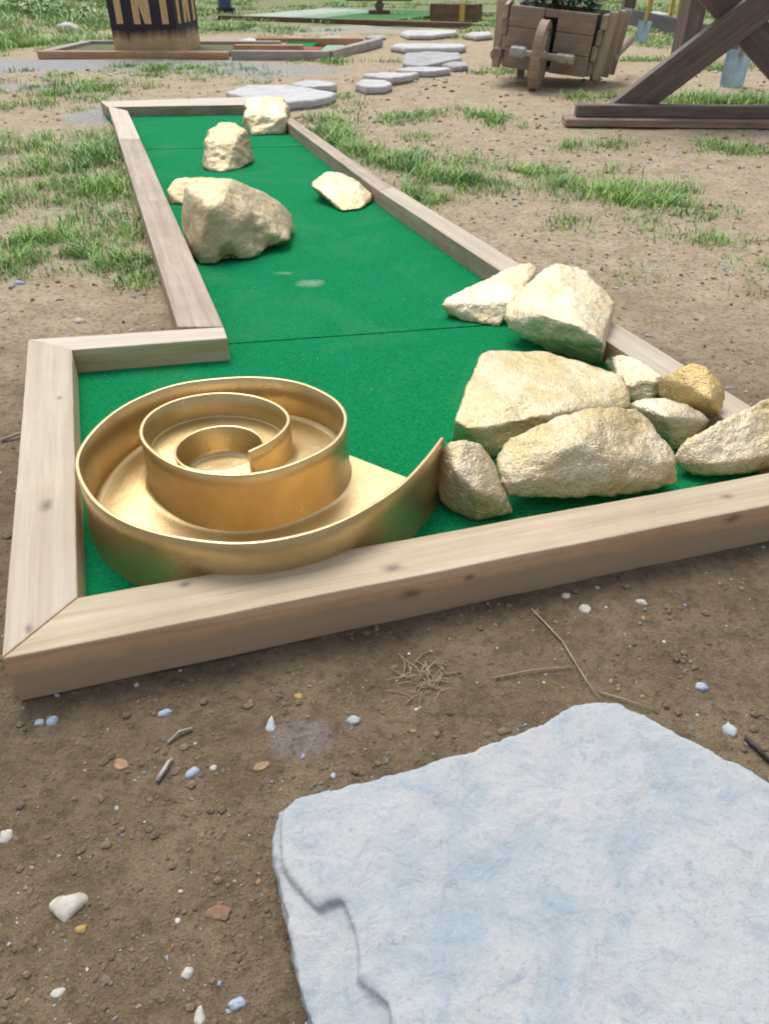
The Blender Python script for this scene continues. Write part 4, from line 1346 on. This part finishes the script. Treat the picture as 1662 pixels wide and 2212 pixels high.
tag(ss, 'dark brown plank balanced on a short block on the farthest lane', 'plank')
box_part('plank', (0, 0, 0.30), (1.25, 0.14, 0.07), M['brown_wood'], ss, bev=0.006)
bm = bmesh.new(); cyl(bm, Vector((0, -.15, 0.19)), Vector((0, .15, 0.19)), 0.08, 20)
link('roller', bm_mesh(bm, 'roller'), M['brown_wood'], ss, (0, 0, 0))
box_part('block', (0, 0, 0.06), (0.4, 0.3, 0.12), M['brown_wood'], ss, bev=.006)
q = G(985, 52, 0)
bx = empty('wooden_box', Vector((q.x, q.y + .1, 0)), la)
tag(bx, 'small brown wooden box with a tan batten at the far timber end', 'box')
box_part('body', (0, 0, 0.16), (0.85, 0.3, 0.26), M['brown_wood'], bx, bev=0.008)
box_part('batten', (0.18, -0.16, 0.17), (0.26, 0.1, 0.02), M['yellow_wood'], bx, rot=(0, R(90), R(90)), bev=0.002)
q = G(487, 27, 0)
bp = empty('bollard', q)
tag(bp, 'slim blue bollard with dark foot right of the crate', 'bollard')
bm = bmesh.new(); cyl(bm, Vector((0, 0, 0.08)), Vector((0, 0, 0.86)), 0.14, 20, 0.15); 
link('shaft', bm_mesh(bm, 'shaft'), M['blue_paint'], bp, (0, 0, 0), smooth=False)
box_part('foot', (0.02, -0.03, 0.045), (0.36, 0.32, 0.09), M['blackish'], bp, bev=0.02)
q = G(1347, 36, 0)
# white kerb stones beyond the barrow
for (x0, y0, x1, y1, lab) in ((1296, 32, 1340, 27, 'curved white edging stone just right of the barrow plant'), (1412, 27, 1442, 33, 'white edging stone behind the dark board fence')):
    a, b = G(x0, y0, .08), G(x1, y1, .08); a.z = b.z = 0.04
    o = empty('edging_stone', Vector((a.x, a.y, 0)))
    d = b - Vector((a.x, a.y, 0)); d.z = 0
    nrm = Vector((-d.y, d.x, 0)).normalized() * 0.15
    w = [Vector((0, 0, 0)) - nrm, d * .5 - nrm * 1.4, d - nrm, d + nrm, d * .5 + nrm * .6, nrm]
    me = slab_mesh([(w, -0.02, 0.10)], Vector((0, 0, 0)), 0.04, 2, 0.01, x0 * .1)
    bpy.data.objects.remove(o)
    o = link('edging_stone', me, slab_w, None, Vector((a.x, a.y, 0)), smooth=True)
    tag(o, lab, 'edging stone')
# pale scrap on the bank and grey timber beside the crate
q = GY(147, 70, 11.5)


# ------------------------------------------------------------------ small stones and straw
def pebble(name, lab, cat, px, py, rx, ry, rz_, mat, ang=0.0, seed=1, z=None, sink=0.55, group=None, shape=None):
    q = G(px, py, 0.0)
    bm = bmesh.new()
    bmesh.ops.create_icosphere(bm, subdivisions=3, radius=1.0)
    off = Vector((seed * 2.3, seed, seed * 5.1))
    for v in bm.verts:
        c0 = v.co.copy()
        k = 1 + 0.28 * noise.noise(c0 * 1.3 + off) + 0.08 * noise.noise(c0 * 4 + off)
        x, y, zz = c0 * k
        if shape == 'heart':
            y += 0.30 * abs(x) - 0.12
            if y > 0: y *= 0.75
            x *= (1.0 - 0.45 * max(0, -y))
        if shape == 'chip':
            zz = max(-.55, min(.55, zz)); s = abs(x) + abs(y)
        if shape == 'shard':
            y *= 1; x *= (1 - 0.55 * y)
        v.co = Vector((x * rx, y * ry, zz * rz_))
    me = bm_mesh(bm, name)
    o = link(name, me, mat, None, Vector((q.x, q.y, gz(q.x, q.y) + rz_ * (1 - 2 * sink) * .6)), R(ang), smooth=True)
    tag(o, lab, cat, group)
    return o


PM = {
    'white': mat_simple('white_pebble', (0.62, 0.60, 0.55), 0.7, 0, 0.2, 60), 'bluegrey': mat_simple('bluegrey_pebble', (0.26, 0.33, 0.46), 0.7, 0, 0.4, 120, c2=(0.45, 0.50, 0.58)),
    'pale': mat_simple('pale_pebble', (0.50, 0.55, 0.56), 0.7, 0, 0.2, 80), 'tan': mat_simple('tan_pebble', (0.42, 0.27, 0.15), 0.8, 0, 0.25, 80), 'brick': mat_simple('brick_pebble', (0.30, 0.17, 0.11), 0.85, 0, 0.25, 80),
    'yellow': mat_simple('yellow_pebble', (0.55, 0.38, 0.12), 0.8, 0, 0.25, 80), 'grey': mat_simple('grey_pebble', (0.24, 0.24, 0.23), 0.8, 0, 0.3, 80), 'straw': mat_simple('straw', (0.45, 0.36, 0.23), 0.8, 0, 0.25, 60, 0),
    'stick': mat_simple('stick', (0.50, 0.48, 0.42), 0.8, 0, 0.25, 60, 0.1), 'darkstick': mat_simple('darkstick', (0.06, 0.05, 0.05), 0.8, 0, 0.25, 60, 0.1), 'brown': mat_simple('brown_pebble', (0.225, 0.172, 0.112), 0.95, 0, 0.3, 80),
    'cream': mat_simple('cream_stone', (0.66, 0.62, 0.53), 0.75, 0, 0.3, 50, 0.4, c2=(0.42, 0.39, 0.34)),
}
GP = 'loose stones on the soil in front of the frame'
pebble('stone', 'heart shaped cream stone half buried in the soil, lower left', 'stone', 142, 1950, .022, .017, .010, PM['cream'], 8, 3, group=GP, shape='heart')
pebble('pebble', 'small ochre pebble right below the heart shaped stone', 'pebble', 172, 2002, .007, .005, .004, PM['yellow'], 20, 4, group=GP)
pebble('pebble', 'round speckled white pebble near the bottom edge, left of the slab', 'pebble', 403, 2098, .0065, .0065, .005, PM['white'], 0, 5, group=GP)
pebble('pebble', 'flat oval white pebble in the lower left corner', 'pebble', 121, 2138, .008, .005, .003, PM['white'], 15, 6, group=GP)
pebble('pebble', 'blue grey pebble lowest beside the slab', 'pebble', 511, 2166, .009, .006, .005, PM['bluegrey'], 10, 7, group=GP)
pebble('pebble', 'pointed cream chip standing at the bottom edge', 'pebble', 430, 2190, .005, .010, .005, PM['cream'], 10, 8, group=GP, shape='shard')
pebble('pebble', 'flat reddish brick chip left of the slab', 'pebble', 470, 1966, .014, .008, .004, PM['brick'], 12, 9, group=GP, shape='chip')
pebble('pebble', 'pale blue leaf shaped shard between frame and slab', 'pebble', 584, 1556, .006, .014, .005, PM['pale'], 5, 10, group=GP, shape='shard')
pebble('pebble', 'tan leaf shaped chip near the top left edge of the slab', 'pebble', 564, 1650, .011, .006, .003, PM['tan'], 22, 11, group=GP, shape='chip')
pebble('pebble', 'blue grey double pebble beside the short pale stick', 'pebble', 412, 1660, .011, .007, .005, PM['bluegrey'], 45, 12, group=GP)
pebble('pebble', 'bright blue grey pebble below the left part of the front timber', 'pebble', 353, 1530, .011, .006, .005, PM['bluegrey'], 20, 13, group=GP)
pebble('pebble', 'light blue pebble near the left end of the front timber', 'pebble', 108, 1546, .0085, .008, .005, PM['bluegrey'], 60, 14, group=GP)
pebble('pebble', 'grey white pebble touching the light blue one near the timber end', 'pebble', 80, 1550, .007, .006, .004, PM['pale'], 0, 15, group=GP)
pebble('pebble', 'brownish flat chip left of the pale stick', 'pebble', 257, 1640, .011, .008, .003, PM['tan'], -30, 16, group=GP, shape='chip')
pebble('pebble', 'yellow ochre crumb of stone above the leaf shaped shard', 'pebble', 644, 1496, .007, .006, .004, PM['yellow'], 0, 17, group=GP)
pebble('pebble', 'white pebble above the upper left edge of the slab', 'pebble', 764, 1552, .010, .007, .006, PM['pale'], 0, 18, group=GP)
pebble('pebble', 'tiny white pebble right of the short stick', 'pebble', 459, 1650, .005, .005, .004, PM['white'], 0, 19, group=GP)
pebble('pebble', 'bright white pebble below the middle of the front timber', 'pebble', 1265, 1312, .009, .011, .007, PM['white'], 10, 20, group=GP)
pebble('pebble', 'white pebble cluster right of the bright one by the timber', 'pebble', 1388, 1298, .010, .006, .005, PM['white'], -30, 21, group=GP)
pebble('pebble', 'small white pebble close under the front timber', 'pebble', 1224, 1283, .008, .006, .005, PM['white'], 30, 22, group=GP)
pebble('pebble', 'grey cream pebble right of the peak of the slab', 'pebble', 1581, 1572, .010, .011, .007, PM['pale'], 0, 23, group=GP)
pebble('pebble', 'bluish white pebble at the right, below the timber', 'pebble', 1519, 1478, .009, .009, .006, PM['bluegrey'], 0, 24, group=GP)
pebble('pebble', 'pale pebble on the soil behind the left return board', 'pebble', 172, 693, .018, .012, .01, PM['white'], 0, 25, group=GP)
pebble('pebble', 'small pale pebble at the left edge of the frame end', 'pebble', 8, 1798, .008, .009, .005, PM['white'], 0, 26, group=GP)
pebble('pebble', 'bluish pebble in the grass at the left edge', 'pebble', 40, 612, .02, .012, .01, PM['bluegrey'], 0, 27, group=GP)
pebble('stone', 'pale stone scrap lying on the grassy bank left of the crate', 'stone', 148, 72, .16, .22, .08, PM['white'], 40, 28, sink=.1)


def tube(pts, r, name, mat, lab, cat, seg=7, group=None):
    bm = bmesh.new()
    rings = []
    for i, p in enumerate(pts):
        a, b = pts[max(0, i - 1)], pts[min(len(pts) - 1, i + 1)]
        t = (b - a).normalized(); u = t.orthogonal().normalized(); w = t.cross(u)
        rr = r * (1 - 0.5 * i / len(pts))
        rings.append([bm.verts.new(p - pts[0] + (u * math.cos(2 * math.pi * k / seg) + w * math.sin(2 * math.pi * k / seg)) * rr) for k in range(seg)])
    for a, b in zip(rings, rings[1:]):
        for k in range(seg): bm.faces.new((a[k], a[(k + 1) % seg], b[(k + 1) % seg], b[k]))
    bm.faces.new(rings[0][::-1]); bm.faces.new(rings[-1])
    o = link(name, bm_mesh(bm, name), mat, None, pts[0], smooth=True)
    tag(o, lab, cat, group)
    return o


def gp(px, py, lift=0.004):
    q = G(px, py, 0.004); q.z = gz(q.x, q.y) + lift
    return q


tube([gp(336, 1675), gp(352, 1652, .006), gp(362, 1636, .007), gp(370, 1628)], .0032, 'stick', PM['stick'], 'short pale stick lying left of the slab', 'stick')
tube([gp(358, 1592), gp(384, 1572, .006), gp(412, 1560)], .003, 'stick', PM['stick'], 'greyish stick lying above the shorter pale one', 'stick')
tube([gp(1616, 1588), gp(1640, 1612, .006), gp(1668, 1640)], .004, 'stick', PM['darkstick'], 'dark stick at the right edge beside the slab', 'stick')
tube([gp(1068, 1462), gp(1150, 1446, .006), gp(1240, 1434)], .0014, 'straw', PM['straw'], 'long dry straw lying level between timber and slab', 'straw')
tube([gp(1150, 1310), gp(1215, 1380, .006), gp(1270, 1470, .006), gp(1300, 1510)], .0014, 'straw', PM['straw'], 'long dry straw running down to the peak of the slab', 'straw')
tube([gp(1300, 1490), gp(1350, 1508, .006), gp(1420, 1528)], .0012, 'straw', PM['straw'], 'dry straw along the right edge of the slab peak', 'straw')
tube([gp(0, 945), gp(35, 938, .01), gp(62, 930, .01)], .004, 'stick', PM['stick'], 'pale stick on the soil left of the frame', 'stick')

# dried grass tuft
bm = bmesh.new()
tc = gp(925, 1458, 0.0)
for k in range(46):
    a = random.choice((.5, 2.2, 3.4)) + random.gauss(0, .6); L = random.uniform(.012, .045)
    p0 = Vector((random.gauss(0, .020), random.gauss(0, .014), 0.001)); p1 = p0 + Vector((math.cos(a) * L, math.sin(a) * L, random.uniform(.0, .006)))
    pm = (p0 + p1) / 2 + Vector((random.gauss(0, .004), random.gauss(0, .004), .003))
    cyl(bm, p0, pm, .0007, 5); cyl(bm, pm, p1, .0007, 5, .0004)
o = link('straw_tuft', bm_mesh(bm, 'straw_tuft'), PM['straw'], None, tc)
tag(o, 'dried straw coloured grass tuft on the bare soil before the timber', 'straw tuft')

# gravel: loose grit nobody could count
mats = [PM['brown'], PM['grey'], PM['tan'], PM['white'], PM['bluegrey'], PM['brick'], PM['pale']]
wts = [70, 12, 10, 2.2, 2.2, 3.5, 2]
ico = bmesh.new(); bmesh.ops.create_icosphere(ico, subdivisions=1, radius=1.0)
IV = [v.co.copy() for v in ico.verts]; IF = [[v.index for v in f.verts] for f in ico.faces]; ico.free()
V, FF, MI = [], [], []
def grit(x, y, r, mi):
    n0 = len(V); off = Vector((x * 91, y * 77, 0))
    sx, sy, sz = r * random.uniform(.7, 1.4), r * random.uniform(.6, 1.1), r * random.uniform(.35, .8)
    a = random.uniform(0, 6.28); ca_, sa_ = math.cos(a), math.sin(a)
    z = gz(x, y)
    for v in IV:
        k = 1 + .3 * noise.noise(v * 1.7 + off)
        vx, vy, vz = v.x * sx * k, v.y * sy * k, v.z * sz * k
        V.append((x + vx * ca_ - vy * sa_, y + vx * sa_ + vy * ca_, z + vz + sz * .2))
    for f in IF: FF.append([n0 + q for q in f]); MI.append(mi)
cnt = 0
while cnt < 5500:
    px, py = random.uniform(-60, 1720), random.uniform(560, 2260)
    q = G(px, py, 0)
    if in_frame(q.x, q.y): continue
    d = q.length
    r = random.choice((.8, 1, 1, 1, 1.4, 1.4, 2.2, 3.2)) * 0.0011 * (0.55 + 0.75 * q.y)
    mi = random.choices(range(7), wts if q.y < 1.3 else [26, 8, 34, 12, 3, 3, 14])[0]
    if mi == 0 and q.y < 1.3 and random.random() < .25: r *= 2.0
    grit(q.x, q.y, r, mi)
    cnt += 1
cnt = 0
while cnt < 2500:
    px, py = random.uniform(0, 1662), random.uniform(150, 620)
    q = G(px, py, 0)
    if in_frame(q.x, q.y): continue
    grit(q.x, q.y, random.choice((1, 1, 1.5, 2.4)) * 0.0022 * q.y * .55, random.choices(range(7), [14, 8, 30, 22, 4, 2, 20])[0])
    cnt += 1
me = bpy.data.meshes.new('gravel'); me.from_pydata(V, [], FF)
go = link('gravel', me, mats)
me.polygons.foreach_set('material_index', MI)
tag(go, 'fine loose grit and crumbs scattered over the soil', 'gravel', kind='stuff')

# ------------------------------------------------------------------ light, sky, camera
SUN_EL, SUN_AZ = 60.0, 340.0        # azimuth measured from +Y towards +X
w = bpy.data.worlds.new('World'); scene.world = w; w.use_nodes = True
nt = w.node_tree
sky = nt.nodes.new('ShaderNodeTexSky'); sky.sky_type = 'NISHITA'; sky.sun_disc = False
sky.sun_elevation = R(SUN_EL); sky.sun_rotation = R(SUN_AZ)
sky.air_density = 1.0; sky.dust_density = 4.0; sky.ozone_density = 1.0
hs = nt.nodes.new('ShaderNodeHueSaturation'); hs.inputs['Saturation'].default_value = 0.45
bg = nt.nodes['Background']; bg.inputs['Strength'].default_value = 0.15
nt.links.new(sky.outputs[0], hs.inputs['Color']); nt.links.new(hs.outputs[0], bg.inputs['Color'])

sd = bpy.data.lights.new('sun', 'SUN'); sd.energy = 1.5; sd.angle = R(30); sd.color = (1.0, 0.965, 0.91)
so = bpy.data.objects.new('sun', sd); COL.objects.link(so)
az = R(SUN_AZ)
dirv = Vector((math.sin(az) * math.cos(R(SUN_EL)), math.cos(az) * math.cos(R(SUN_EL)), math.sin(R(SUN_EL))))
so.rotation_euler = (-dirv).to_track_quat('-Z', 'Y').to_euler()

cd = bpy.data.cameras.new('camera'); cam = bpy.data.objects.new('camera', cd); COL.objects.link(cam)
cam.location = (0, 0, H); cam.rotation_euler = (R(90) - PITCH, 0, 0)
cd.sensor_fit = 'VERTICAL'; cd.sensor_height = 36.0; cd.sensor_width = 27.0
cd.lens = 36.0 * F / 2212.0
cd.clip_start = 0.02; cd.clip_end = 1000
cd.dof.use_dof = True; cd.dof.focus_distance = 1.35; cd.dof.aperture_fstop = 14.0
scene.camera = cam
scene.view_settings.view_transform = 'Standard'
scene.view_settings.look = 'None'
scene.view_settings.gamma = 1.0
scene.view_settings.exposure = 0.25
scene.cycles.use_denoising = True
scene.cycles.filter_width = 1.9
